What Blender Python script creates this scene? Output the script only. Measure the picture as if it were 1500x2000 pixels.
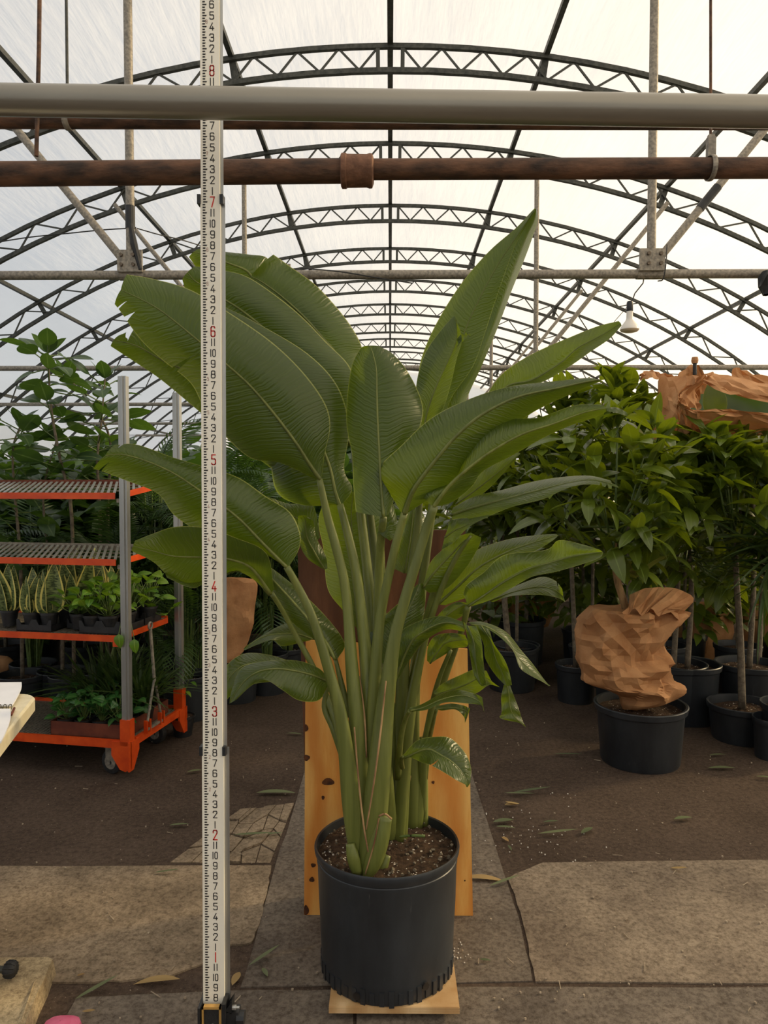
import bpy, math, random
import numpy as np
from mathutils import Vector, Matrix, Euler
random.seed(7); rng = np.random.default_rng(7)
for o in list(bpy.data.objects): bpy.data.objects.remove(o)
SC = bpy.context.scene; COL = SC.collection
# ---------------------------------------------------------------- camera
F = 1440.0; CH = 1.46
PITCH = math.atan(50/F); YAW = math.atan(12/F)          # horizon at y=950, axis of the house at x=762
cam = bpy.data.cameras.new('camera'); co = bpy.data.objects.new('camera', cam); COL.objects.link(co)
cam.sensor_fit = 'VERTICAL'; cam.sensor_height = 36.0; cam.lens = 36.0*F/2000.0; cam.clip_start = .05; cam.clip_end = 300
co.location = (0, 0, CH); co.rotation_euler = (math.pi/2-PITCH, 0, YAW)
SC.camera = co
RM = Euler((math.pi/2-PITCH, 0, YAW)).to_matrix()
def ray(x, y): return RM @ Vector(((x-750)/F, (1000-y)/F, -1))
def P(x, y, Y):
    d = ray(x, y); return Vector((0, 0, CH)) + d*(Y/d.y)
def G(x, y, z=0.0):
    d = ray(x, y); return Vector((0, 0, CH)) + d*((z-CH)/d.z)
# ---------------------------------------------------------------- sky, sun, exposure
W = bpy.data.worlds.new('sky'); SC.world = W; W.use_nodes = True
wn = W.node_tree.nodes; wl = W.node_tree.links
sky = wn.new('ShaderNodeTexSky'); sky.sky_type = 'NISHITA'; sky.sun_disc = False
SUN_EL = math.radians(27); SUN_AZ = math.radians(70)     # azimuth measured from +Y towards +X
sky.sun_elevation = SUN_EL; sky.sun_rotation = SUN_AZ
sky.air_density = 1.3; sky.dust_density = 5.0; sky.ozone_density = 1.0
hz = wn.new('ShaderNodeMix'); hz.data_type = 'RGBA'; hz.inputs[0].default_value = .68
hz.inputs[7].default_value = (4.9, 4.85, 4.75, 1)
wl.new(sky.outputs[0], hz.inputs[6])
bg = wn['Background']; wl.new(hz.outputs[2], bg.inputs[0]); bg.inputs[1].default_value = .168
sl = bpy.data.lights.new('sun_offscreen', 'SUN'); sl.energy = 4.6; sl.angle = math.radians(4); sl.color = (1, .76, .42)
so = bpy.data.objects.new('sun_offscreen', sl); COL.objects.link(so); so.location = (20, 10, 12)
sd = Vector((math.sin(SUN_AZ)*math.cos(SUN_EL), math.cos(SUN_AZ)*math.cos(SUN_EL), math.sin(SUN_EL)))
so.rotation_euler = sd.to_track_quat('Z', 'Y').to_euler()
SC.view_settings.view_transform = 'Standard'; SC.view_settings.look = 'None'
SC.view_settings.exposure = 0.14; SC.view_settings.gamma = 1; SC.view_settings.use_curve_mapping = False
# ---------------------------------------------------------------- materials
def srgb(r, g, b):
    f = lambda c: (c/255/12.92 if c/255 <= .04045 else ((c/255+.055)/1.055)**2.4)
    return (f(r), f(g), f(b), 1)
class N:
    """small node-tree helper"""
    def __init__(s, name):
        s.m = bpy.data.materials.new(name); s.m.use_nodes = True
        s.t = s.m.node_tree; s.p = s.t.nodes['Principled BSDF']; s.out = s.t.nodes['Material Output']
    def n(s, k, **kw):
        x = s.t.nodes.new('ShaderNode'+k)
        for a, b in kw.items(): setattr(x, a, b)
        return x
    def l(s, a, b): s.t.links.new(a, b)
    def val(s, sock, v):
        if hasattr(v, 'is_output') or isinstance(v, bpy.types.NodeSocket): s.l(v, sock)
        else: sock.default_value = v
    def math(s, op, a, b=0.0, c=None):
        x = s.n('Math', operation=op); s.val(x.inputs[0], a); s.val(x.inputs[1], b)
        if c is not None: s.val(x.inputs[2], c)
        return x.outputs[0]
    def mix(s, f, a, b, mode='MIX'):
        x = s.n('Mix', data_type='RGBA', blend_type=mode)
        s.val(x.inputs[0], f); s.val(x.inputs[6], a); s.val(x.inputs[7], b); return x.outputs[2]
    def coord(s, scale=(1, 1, 1), kind='Object'):
        c = s.n('TexCoord'); m = s.n('Mapping'); s.l(c.outputs[kind], m.inputs[0]); m.inputs[3].default_value = scale
        return m.outputs[0]
    def noise(s, scale, detail=4, vec=None, rough=.55):
        x = s.n('TexNoise'); x.inputs['Scale'].default_value = scale; x.inputs['Detail'].default_value = detail
        x.inputs['Roughness'].default_value = rough
        if vec is not None: s.l(vec, x.inputs['Vector'])
        return x.outputs[0]
    def ramp(s, f, *stops):
        x = s.n('ValToRGB'); s.l(f, x.inputs[0]); e = x.color_ramp.elements
        while len(e) < len(stops): e.new(.5)
        for i, (p, c) in enumerate(stops):
            e[i].position = p; e[i].color = c if len(c) == 4 else (*c, 1)
        return x.outputs[0]
    def bump(s, h, strength=.3, dist=.01):
        b = s.n('Bump'); b.inputs['Strength'].default_value = strength; b.inputs['Distance'].default_value = dist
        s.l(h, b.inputs['Height']); s.l(b.outputs[0], s.p.inputs['Normal']); return b.outputs[0]
    def set(s, rough=.5, metal=0.0, spec=.5):
        s.p.inputs['Roughness'].default_value = rough; s.p.inputs['Metallic'].default_value = metal
        s.p.inputs['Specular IOR Level'].default_value = spec; return s
    def base(s, c): s.val(s.p.inputs['Base Color'], c)
M = {}
def simple(key, c1, c2=None, rough=.5, metal=0.0, scale=20, bump=0.0, spec=.5, stretch=(1, 1, 1), lo=.35, hi=.7, bs=None):
    n = N(key).set(rough, metal, spec)
    v = n.coord(stretch)
    f = n.noise(scale, 6, v)
    n.base(n.ramp(f, (lo, c1), (hi, c2 or c1)))
    if bump: n.bump(n.noise(bs or scale*3, 6, v), bump, .01)
    M[key] = n.m; return n
BK = (0, 0, 0, 1)
simple('galv', srgb(120, 114, 104), srgb(170, 160, 143), .55, .35, 60, .1)
simple('steel_dark', srgb(52, 54, 50), srgb(86, 86, 78), .55, .3, 30, .1)
simple('alu', srgb(158, 158, 155), srgb(196, 196, 192), .38, .75, 12, .02, stretch=(1, 1, .1))
simple('pvc', srgb(134, 129, 118), srgb(164, 157, 142), .3, .45, 6, .03, stretch=(.15, 1, 1))
simple('rust', srgb(54, 40, 31), srgb(120, 84, 60), .75, .15, 22, .5, stretch=(.4, 1, 1))
simple('rust_light', srgb(104, 70, 50), srgb(142, 100, 74), .75, .1, 30, .4)
simple('orange', srgb(206, 66, 14), srgb(232, 88, 24), .4, 0, 14, .06)
simple('black_rubber', srgb(26, 26, 27), srgb(46, 45, 44), .65, 0, 60, .1)
simple('black_plastic', srgb(30, 31, 33), srgb(46, 47, 49), .42, 0, 30, .05)
simple('tape', srgb(22, 22, 23), srgb(38, 38, 38), .5, 0, 30, .05)
simple('bolt', srgb(92, 82, 70), srgb(126, 112, 96), .5, .6, 80, .2)
simple('wire', srgb(30, 30, 30), srgb(52, 50, 46), .6, 0, 30)
simple('cardboard', srgb(92, 42, 26), srgb(122, 62, 38), .8, 0, 12, .2)
simple('trunk', srgb(128, 100, 66), srgb(172, 138, 92), .8, 0, 40, .5, stretch=(1, 1, .3))
simple('trunk_grey', srgb(92, 82, 68), srgb(134, 122, 102), .8, 0, 40, .5)
simple('green_stem', srgb(70, 92, 38), srgb(104, 122, 60), .5, 0, 30, .1)
simple('bulb_white', srgb(228, 222, 210), srgb(240, 234, 224), .3, 0, 5)
simple('bulb_face', srgb(206, 186, 160), srgb(220, 200, 174), .5, 0, 5)
simple('table_plastic', srgb(226, 214, 178), srgb(240, 230, 200), .5, 0, 30, .1)
simple('paper', srgb(236, 236, 240), srgb(246, 246, 248), .8, 0, 8)
simple('ink_black', srgb(28, 24, 22), rough=.6)
simple('ink_red', srgb(214, 40, 30), rough=.6)
simple('ink_faint', srgb(176, 120, 104), rough=.6)
simple('rod_face', srgb(250, 242, 222), srgb(253, 248, 234), .42, 0, 6, .02)
simple('brass', srgb(206, 158, 84), srgb(226, 180, 104), .4, .3, 20)
simple('crumb', srgb(140, 124, 104), srgb(186, 170, 146), .9, 0, 40)
simple('pink', srgb(226, 96, 134), srgb(240, 126, 158), .6, 0, 30)
simple('film_trim', srgb(190, 186, 176), rough=.5)
# kraft paper
n = N('kraft').set(.75, 0, .3); f = n.noise(9, 6, n.coord())
n.base(n.ramp(f, (.3, srgb(166, 116, 74)), (.7, srgb(204, 154, 106)))); n.bump(n.noise(14, 5, n.coord(), .6), .35, .02)
tr = n.n('BsdfTranslucent'); tr.inputs[0].default_value = srgb(196, 126, 70); ms = n.n('MixShader'); ms.inputs[0].default_value = .15
n.l(n.p.outputs[0], ms.inputs[1]); n.l(tr.outputs[0], ms.inputs[2]); n.l(ms.outputs[0], n.out.inputs[0]); M['kraft'] = n.m
# soil of the house floor: compacted dark earth with pale flecks
n = N('earth').set(.95, 0, .15); v = n.coord()
f = n.noise(1.3, 7, v, .65); g = n.noise(48, 6, v, .8); k = n.noise(170, 3, v)
c = n.ramp(f, (.3, srgb(76, 63, 53)), (.7, srgb(110, 94, 81)))
c = n.mix(n.ramp(g, (.35, (0, 0, 0)), (.62, (1, 1, 1))), n.mix(1.0, c, (.45, .43, .42, 1), 'MULTIPLY'), c)
c = n.mix(n.ramp(k, (.66, (0, 0, 0)), (.72, (1, 1, 1))), c, srgb(166, 150, 130))
n.base(c); n.bump(n.math('ADD', g, n.math('MULTIPLY', n.noise(22, 5, v), .9)), .55, .012); M['earth'] = n.m
# concrete slabs
def concrete(key, a, b, bump=.3):
    n = N(key).set(.9, 0, .2); v = n.coord()
    f = n.noise(3.2, 8, v, .65); g = n.noise(64, 7, v, .8); s = n.noise(20, 8, v, .75)
    c = n.ramp(f, (.38, a), (.64, b))
    c = n.mix(n.ramp(g, (.36, (0, 0, 0)), (.58, (1, 1, 1))), n.mix(1.0, c, (.42, .4, .38, 1), 'MULTIPLY'), c)
    c = n.mix(n.ramp(s, (.33, (1, 1, 1)), (.43, (0, 0, 0))), c, n.mix(1.0, c, (.62, .58, .55, 1), 'MULTIPLY'))
    n.base(c); n.bump(n.math('ADD', g, s), bump, .008); M[key] = n.m
concrete('concrete', srgb(126, 112, 97), srgb(160, 144, 124))
concrete('concrete_warm', srgb(132, 116, 96), srgb(174, 154, 128))
concrete('concrete_dark', srgb(108, 98, 88), srgb(138, 126, 112))
concrete('stone_pale', srgb(186, 164, 128), srgb(222, 200, 160), .6)
# potting soil with perlite
n = N('potting_soil').set(.95, 0, .2); v = n.coord(); vo = n.n('TexVoronoi'); vo.inputs['Scale'].default_value = 85; n.l(v, vo.inputs['Vector'])
f = n.noise(60, 6, v, .7); c = n.ramp(f, (.35, srgb(38, 29, 22)), (.65, srgb(88, 68, 52)))
sp = n.math('MULTIPLY', n.math('LESS_THAN', vo.outputs['Distance'], .3), n.math('GREATER_THAN', n.noise(40, 2, v), .58))
n.base(n.mix(sp, c, srgb(214, 204, 190))); n.bump(n.math('ADD', f, sp), .9, .01); M['potting_soil'] = n.m
# black nursery pot with scuffs
n = N('pot_black').set(.4, 0, .5); v = n.coord((1, 1, .35)); f = n.noise(7, 7, v, .65); s = n.noise(34, 5, n.coord((3, 3, .25)), .7)
c = n.ramp(f, (.35, srgb(34, 37, 41)), (.75, srgb(58, 62, 66)))
c = n.mix(n.ramp(s, (.66, (0, 0, 0)), (.8, (1, 1, 1))), c, srgb(104, 104, 102))
n.base(c); n.bump(n.noise(9, 3, v), .1, .01); M['pot_black'] = n.m
# plywood
def ply(key, a, b, c3):
    n = N(key).set(.5, 0, .4); v = n.coord((7, 7, 1.1)); w = n.coord((1, 1, 1))
    f = n.noise(2.6, 7, v, .65); wv = n.n('TexWave'); wv.wave_type = 'BANDS'; wv.bands_direction = 'X'
    wv.inputs['Scale'].default_value = 2.6; wv.inputs['Distortion'].default_value = 12; wv.inputs['Detail'].default_value = 3
    n.l(n.coord((1, 1, .35)), wv.inputs[0])
    c = n.ramp(f, (.36, a), (.62, b)); c = n.mix(n.math('MULTIPLY', wv.outputs[0], .7), c, c3)
    n.base(c); n.bump(n.noise(30, 4, v), .08, .005); M[key] = n.m
ply('plywood', srgb(238, 164, 76), srgb(252, 198, 112), srgb(216, 128, 46))
ply('plywood_dark', srgb(100, 62, 42), srgb(132, 88, 60), srgb(78, 46, 30))
ply('plywood_pale', srgb(196, 158, 108), srgb(220, 188, 142), srgb(176, 134, 84))
simple('knot', srgb(60, 30, 12), srgb(112, 62, 24), .6, 0, 60, .2)
# roof film: thin milky polyethylene, part clear, part scattering
n = N('poly_film'); v = n.coord((.5, .25, .5)); f = n.noise(2.0, 5, v, .6); w = n.noise(9, 3, n.coord((1.2, .12, 1.2)))
h = n.math('ADD', f, n.math('MULTIPLY', w, .4)); n.set(.35, 0, .4)
nb = n.bump(h, .5, .05)
n.base(srgb(228, 230, 232))
tl = n.n('BsdfTranslucent'); n.l(n.ramp(f, (.3, srgb(226, 227, 228)), (.7, srgb(243, 243, 242))), tl.inputs[0]); n.l(nb, tl.inputs[1])
tp = n.n('BsdfTransparent'); tp.inputs[0].default_value = (.96, .965, .97, 1)
m1 = n.n('MixShader'); m1.inputs[0].default_value = .82; n.l(n.p.outputs[0], m1.inputs[1]); n.l(tl.outputs[0], m1.inputs[2])
m2 = n.n('MixShader'); m2.inputs[0].default_value = .34; n.l(m1.outputs[0], m2.inputs[1]); n.l(tp.outputs[0], m2.inputs[2])
n.l(m2.outputs[0], n.out.inputs[0]); M['film'] = n.m
# leaves
def leafmat(key, dark, lite, trans, rough=.38, veins=0.0, tmix=.35, rib=None, edge=None, spec=.5):
    n = N(key).set(rough, 0, spec); oi = n.n('ObjectInfo'); ge = n.n('NewGeometry')
    r = n.math('FRACT', n.math('ADD', oi.outputs['Random'], ge.outputs['Random Per Island']))
    c = n.mix(r, dark, lite)
    tc = n.mix(r, trans, tuple(x*.8 for x in trans[:3])+(1,))
    if veins:
        uv = n.n('UVMap'); sx = n.n('SeparateXYZ'); n.l(uv.outputs[0], sx.inputs[0])
        a = n.math('ABSOLUTE', n.math('SUBTRACT', sx.outputs[0], .5))
        ph = n.math('SUBTRACT', n.math('MULTIPLY', sx.outputs[1], veins), n.math('MULTIPLY', a, 4.0))
        ns = n.noise(3.0, 2, uv.outputs[0]); ph = n.math('ADD', ph, n.math('MULTIPLY', ns, 1.6))
        s1 = n.math('SINE', n.math('MULTIPLY', ph, 6.283)); s2 = n.math('SINE', n.math('MULTIPLY', ph, 6.283*3.3))
        hgt = n.math('ADD', n.math('POWER', n.math('ABSOLUTE', s1), .6), n.math('MULTIPLY', s2, .22))
        n.bump(hgt, .28, .004)
        lines = n.math('GREATER_THAN', s1, .965)
        pn = n.noise(5, 5, n.coord()); c = n.mix(n.math('MULTIPLY', pn, .6), c, n.mix(1.0, c, (.6, .62, .55, 1), 'MULTIPLY'))
        c = n.mix(n.math('MULTIPLY', lines, .16), c, lite); tc = n.mix(n.math('MULTIPLY', lines, .2), tc, srgb(190, 210, 70))
        eg = n.math('GREATER_THAN', a, .488); c = n.mix(n.math('MULTIPLY', eg, .8), c, srgb(176, 178, 92))
    if rib is not None:
        uv = n.n('UVMap'); sx = n.n('SeparateXYZ'); n.l(uv.outputs[0], sx.inputs[0])
        a = n.math('ABSOLUTE', n.math('SUBTRACT', sx.outputs[0], .5))
        c = n.mix(n.math('MULTIPLY', n.math('LESS_THAN', a, .035), .7), c, rib)
        if edge is not None:
            nb = n.math('ADD', a, n.math('MULTIPLY', n.noise(30, 2, n.coord()), .07)); c = n.mix(n.math('GREATER_THAN', nb, .41), c, edge)
    n.base(c)
    tr = n.n('BsdfTranslucent'); n.l(tc, tr.inputs[0]); ms = n.n('MixShader'); ms.inputs[0].default_value = tmix
    n.l(n.p.outputs[0], ms.inputs[1]); n.l(tr.outputs[0], ms.inputs[2]); n.l(ms.outputs[0], n.out.inputs[0]); M[key] = n.m
# one leaf material for the whole plant: glow and sheen come from the light only
leafmat('bop_leaf', srgb(62, 80, 26), srgb(78, 96, 36), srgb(142, 166, 20), .33, 42, .38, spec=.7)
leafmat('bush_leaf', srgb(64, 82, 28), srgb(104, 122, 38), srgb(150, 168, 22), .28, 0, .33, rib=srgb(128, 150, 70), spec=.7)
leafmat('ficus_leaf', srgb(48, 70, 44), srgb(74, 98, 56), srgb(110, 150, 40), .38, 0, .28, rib=srgb(120, 140, 90))
leafmat('palm_leaf', srgb(40, 64, 32), srgb(66, 92, 44), srgb(96, 132, 36), .4, 0, .25)
leafmat('pothos_leaf', srgb(72, 120, 36), srgb(124, 160, 50), srgb(150, 190, 40), .33, 0, .3, rib=srgb(170, 190, 90))
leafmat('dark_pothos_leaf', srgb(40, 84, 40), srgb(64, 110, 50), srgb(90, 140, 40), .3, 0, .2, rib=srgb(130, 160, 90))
leafmat('grass_leaf', srgb(44, 66, 36), srgb(86, 104, 56), srgb(96, 130, 40), .4, 0, .25)
leafmat('dry_leaf', srgb(150, 118, 70), srgb(188, 160, 106), srgb(170, 130, 70), .7, 0, .2)
leafmat('cut_leaf', srgb(86, 98, 68), srgb(120, 128, 88), srgb(120, 140, 60), .55, 0, .2)
n = N('snake_leaf').set(.38, 0, .5); uv = n.n('UVMap'); sx = n.n('SeparateXYZ'); n.l(uv.outputs[0], sx.inputs[0])
a = n.math('ABSOLUTE', n.math('SUBTRACT', sx.outputs[0], .5)); mp = n.n('Mapping'); n.l(uv.outputs[0], mp.inputs[0]); mp.inputs[3].default_value = (3, 26, 1)
f = n.noise(1.0, 4, mp.outputs[0], .6); c = n.ramp(f, (.42, srgb(52, 68, 36)), (.56, srgb(126, 140, 84)))
n.base(n.mix(n.math('GREATER_THAN', a, .4), c, srgb(226, 212, 118))); M['snake_leaf'] = n.m
n = N('stalk').set(.4, 0, .5); v = n.coord((14, 14, .5)); f = n.noise(3, 5, v, .6)
oi = n.n('ObjectInfo'); c = n.ramp(f, (.3, srgb(92, 100, 40)), (.7, srgb(142, 148, 74)))
n.base(n.mix(n.math('MULTIPLY', oi.outputs['Random'], .5), c, srgb(78, 86, 36))); n.bump(f, .12, .004); M['stalk'] = n.m
n = N('sheath_edge').set(.8); f = n.noise(30, 5, n.coord((1, 1, .3))); n.base(n.ramp(f, (.35, srgb(110, 72, 44)), (.65, srgb(198, 160, 112)))); M['sheath_edge'] = n.m
# ---------------------------------------------------------------- mesh helpers
ORG = {}
class MB:
    def __init__(s): s.v = []; s.f = []; s.uv = None
    def add(s, vs, fs):
        b = len(s.v); s.v += [tuple(p) for p in vs]; s.f += [tuple(i+b for i in q) for q in fs]; return s
    def box(s, c, d, rot=None):
        c = Vector(c); vs = []
        for z in (-.5, .5):
            for y in (-.5, .5):
                for x in (-.5, .5):
                    p = Vector((x*d[0], y*d[1], z*d[2]))
                    if rot is not None: p = rot @ p
                    vs.append(c+p)
        return s.add(vs, [(0, 2, 3, 1), (4, 5, 7, 6), (0, 1, 5, 4), (2, 6, 7, 3), (0, 4, 6, 2), (1, 3, 7, 5)])
    def bar(s, a, b, w, h=None):
        a = Vector(a); b = Vector(b); d = b-a; r = d.to_track_quat('X', 'Z').to_matrix()
        return s.box((a+b)/2, (d.length, w, h or w), r)
    def tube(s, pts, rad, n=8, caps=True, flat=1.0, side=None):
        pts = [Vector(p) for p in pts]; k = len(pts)
        if not hasattr(rad, '__len__'): rad = [rad]*k
        vs = []; prev = None
        for i, p in enumerate(pts):
            t = (pts[min(i+1, k-1)]-pts[max(i-1, 0)]).normalized()
            if side is not None: u = Vector(side)-t*Vector(side).dot(t)
            elif prev is None: u = t.orthogonal()
            else: u = prev-t*prev.dot(t)
            u.normalize(); prev = u; w = t.cross(u)
            for j in range(n):
                a = 2*math.pi*(j+.5)/n; vs.append(p+u*(rad[i]*math.cos(a))+w*(rad[i]*flat*math.sin(a)))
        fs = [(i*n+j, i*n+(j+1) % n, (i+1)*n+(j+1) % n, (i+1)*n+j) for i in range(k-1) for j in range(n)]
        if caps: fs += [tuple(range(n-1, -1, -1)), tuple((k-1)*n+j for j in range(n))]
        return s.add(vs, fs)
    def lathe(s, prof, c=(0, 0, 0), n=32, wob=None):
        vs = []; k = len(prof)
        for r, z in prof:
            for j in range(n):
                a = 2*math.pi*j/n; q = r*(1+(wob(a, z) if wob else 0)); vs.append((c[0]+q*math.cos(a), c[1]+q*math.sin(a), c[2]+z))
        fs = [(i*n+j, i*n+(j+1) % n, (i+1)*n+(j+1) % n, (i+1)*n+j) for i in range(k-1) for j in range(n)]
        return s.add(vs, fs)
    def prism(s, pts, z0, z1):
        k = len(pts); vs = [(p[0], p[1], z0) for p in pts]+[(p[0], p[1], z1) for p in pts]
        fs = [tuple(range(k-1, -1, -1)), tuple(range(k, 2*k))]+[(i, (i+1) % k, (i+1) % k+k, i+k) for i in range(k)]
        return s.add(vs, fs)
    def mesh(s, name, smooth=False, org=None):
        me = bpy.data.meshes.new(name); o = org or Vector((0, 0, 0))
        me.from_pydata([(p[0]-o[0], p[1]-o[1], p[2]-o[2]) for p in s.v], [], s.f)
        if s.uv is not None:
            l = me.uv_layers.new(name='UVMap'); idx = np.empty(len(me.loops), int); me.loops.foreach_get('vertex_index', idx)
            l.data.foreach_set('uv', np.asarray(s.uv, float)[idx].ravel())
        if smooth: me.polygons.foreach_set('use_smooth', [True]*len(me.polygons))
        return me
    def build(s, name, m, parent=None, smooth=False, local=False):
        org = Vector((0, 0, 0)) if (local or parent is None) else ORG.get(parent, Vector((0, 0, 0)))
        me = s.mesh(name, smooth, org)
        return put(name, me, m, parent)
def put(name, me, m, parent=None, mw=None):
    if m is not None and not me.materials: me.materials.append(M[m])
    o = bpy.data.objects.new(name, me); COL.objects.link(o)
    if parent is not None:
        o.parent = parent; ORG[o] = ORG.get(parent, Vector((0, 0, 0)))
    if mw is not None: o.matrix_basis = mw
    return o
def tag(o, label, cat, group=None):
    o['label'] = label; o['category'] = cat
    if group: o['group'] = group
    return o
def thing(name, label, cat, loc=(0, 0, 0), group=None, rz=0.0):
    o = bpy.data.objects.new(name, None); COL.objects.link(o); o.location = loc; o.rotation_euler = (0, 0, rz); o.empty_display_size = .1
    ORG[o] = Vector(loc); return tag(o, label, cat, group)
def struct(o): o['kind'] = 'structure'; return o
def stuff(o): o['kind'] = 'stuff'; return o
def autosmooth(o, ang=40):
    me = o.data; me.polygons.foreach_set('use_smooth', [True]*len(me.polygons))
    try: me.set_sharp_from_angle(angle=math.radians(ang))
    except Exception: pass
    return o
def crom(pts, n):
    a = [np.array(p, float) for p in pts]; out = []
    for i in range(len(a)-1):
        p0 = a[i-1] if i > 0 else 2*a[0]-a[1]; p1 = a[i]; p2 = a[i+1]; p3 = a[i+2] if i+2 < len(a) else 2*a[-1]-a[-2]
        for k in range(n):
            t = k/n; out.append(.5*((2*p1)+(p2-p0)*t+(2*p0-5*p1+4*p2-p3)*t*t+(3*p1-p0-3*p2+p3)*t**3))
    out.append(a[-1]); return out
def frame(d, up=(0, 0, 1), loc=(0, 0, 0), sc=1.0, roll=0.0):
    x = Vector(d).normalized(); u = Vector(up); y = u.cross(x)
    if y.length < 1e-3: y = Vector((0, 1, 0)).cross(x)
    y.normalize(); z = x.cross(y)
    if roll: q = Matrix.Rotation(roll, 3, x); y = q @ y; z = q @ z
    m = Matrix(((x[0]*sc, y[0]*sc, z[0]*sc, loc[0]), (x[1]*sc, y[1]*sc, z[1]*sc, loc[1]), (x[2]*sc, y[2]*sc, z[2]*sc, loc[2]), (0, 0, 0, 1)))
    return m
# ================================================================ the house
AP = 5.37; RR = 9.8; HW = 6.9; BAY = 1.83; Y0 = 4.76; NT = 11; YF = Y0+BAY*NT+.6; YB = -6.2
def arch(x, off=0.0):   # point on the arch (radius reduced by off)
    a = math.asin(x/RR); r = RR-off; return (r*math.sin(a), AP-RR+r*math.cos(a))
mb = MB(); mb.box((0, (YF+YB)/2, -.1), (2*HW+.4, YF-YB+.4, .2)); flo = struct(mb.build('floor', 'earth'))
# roof film, one sheet puffed a little between the trusses
mb = MB(); ys = []
y = Y0-6*BAY
while y < YF-.3:
    for k in range(6): ys.append((y+BAY*k/6, math.sin(math.pi*k/6)))
    y += BAY
ys.append((YF, 0)); nx = 48
for (yy, b) in ys:
    for i in range(nx+1):
        x = -HW+2*HW*i/nx; px, pz = arch(x, -.03-.07*b); mb.v.append((px, yy, pz))
for j in range(len(ys)-1):
    for i in range(nx):
        a = j*(nx+1)+i; mb.f.append((a, a+1, a+nx+2, a+nx+1))
struct(mb.build('ceiling', 'film', smooth=True)); YB2 = ys[0][0]
ez = arch(HW, -.03)[1]; ex = arch(HW, -.03)[0]
for nm, sx in (('wall_left', -1), ('wall_right', 1)):
    mb = MB(); mb.box((sx*(ex+.01), (YF+YB2)/2, ez/2), (.012, YF-YB2, ez)); struct(mb.build(nm, 'film'))
for nm, yy in (('wall_back', YF), ('wall_front', YB2)):
    mb = MB(); top = [(arch(-HW+2*HW*i/30, -.03)) for i in range(31)]
    vs = [(p[0], yy, 0) for p in top]+[(p[0], yy, p[1]) for p in top]
    mb.add(vs, [(i, i+1, i+32, i+31) for i in range(30)]); struct(mb.build(nm, 'film'))
# purlins along the house
for i, x in enumerate((0, -1.4, 1.37, -3.05, 3.12, -4.9, 4.9, -6.4, 6.4)):
    px, pz = arch(x, .03); mb = MB(); mb.bar((px, YB2, pz), (px, YF, pz), .045 if x else .05); struct(mb.build('trim_%d' % (i+1), 'steel_dark'))
# arched lattice trusses
unit = MB().box((0, 0, 0), (1, 1, 1)).mesh('web_strut'); unit.materials.append(M['steel_dark'])
def strut(parent, a, b, w, org):
    a = Vector(a)-org; b = Vector(b)-org; d = b-a
    r = d.to_track_quat('X', 'Z').to_matrix().to_4x4(); o = bpy.data.objects.new('web_strut', unit); COL.objects.link(o); o.parent = parent
    o.matrix_basis = Matrix.Translation((a+b)/2) @ r @ Matrix.Diagonal((d.length, w, w, 1))
def truss(k):
    yy = Y0+BAY*k
    t = thing('roof_truss', ['arched lattice truss directly above the taped hanger', 'arched lattice truss whose chords pass just above the smooth grey pipe'][k] if k < 2 else '%s arched lattice truss beyond the taped hanger, counted into the house' % ['', '', 'second', 'third', 'fourth', 'fifth', 'sixth', 'seventh', 'eighth', 'ninth', 'tenth'][k], 'truss', (0, yy, AP), 'roof trusses along the house'); org = ORG[t]
    for nm, off, w in (('top_chord', .06, .028), ('bottom_chord', .27, .03)):
        mb = MB(); pts = []
        for i in range(41):
            p = arch(-HW+2*HW*i/40, off); pts.append((p[0], yy, p[1]))
        mb.tube(pts, w, 4, side=(0, 1, 0)); mb.build(nm, 'steel_dark', t)
    nodes = [.11]; st = .17
    while nodes[-1] < HW-.3: nodes.append(nodes[-1]+st); st = min(st*1.03, .26)
    fine = k < 6; mb = MB()
    for s in (-1, 1):
        a = arch(s*nodes[0], .06); b = arch(s*nodes[0], .27)
        segs = [((a[0], yy, a[1]), (b[0], yy, b[1]), .035)]
        for i in range(len(nodes)-1):
            if -s*0 > 1: continue
            u, w = (.07, .26) if i % 2 == 0 else (.26, .07)
            a = arch(s*nodes[i], u); b = arch(s*nodes[i+1], w); segs.append(((a[0], yy, a[1]), (b[0], yy, b[1]), .016))
        for a, b, w in segs:
            if fine and abs(a[0]) < min(HW, .62*yy+1.0): strut(t, a, b, w, org)
            else: mb.bar(a, b, w)
    if mb.v: stuff(mb.build('web_lattice', 'steel_dark', t))
    for x in (-3.05, -1.4, 1.37, 3.12, -4.9, 4.9):
        mb = MB(); a = arch(x, .04); b = arch(x, .28); mb.bar((a[0], yy+.02, a[1]), (b[0], yy+.02, b[1]), .01, .06); mb.build('purlin_bracket', 'steel_dark', t)
for k in range(NT): truss(k)
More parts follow.
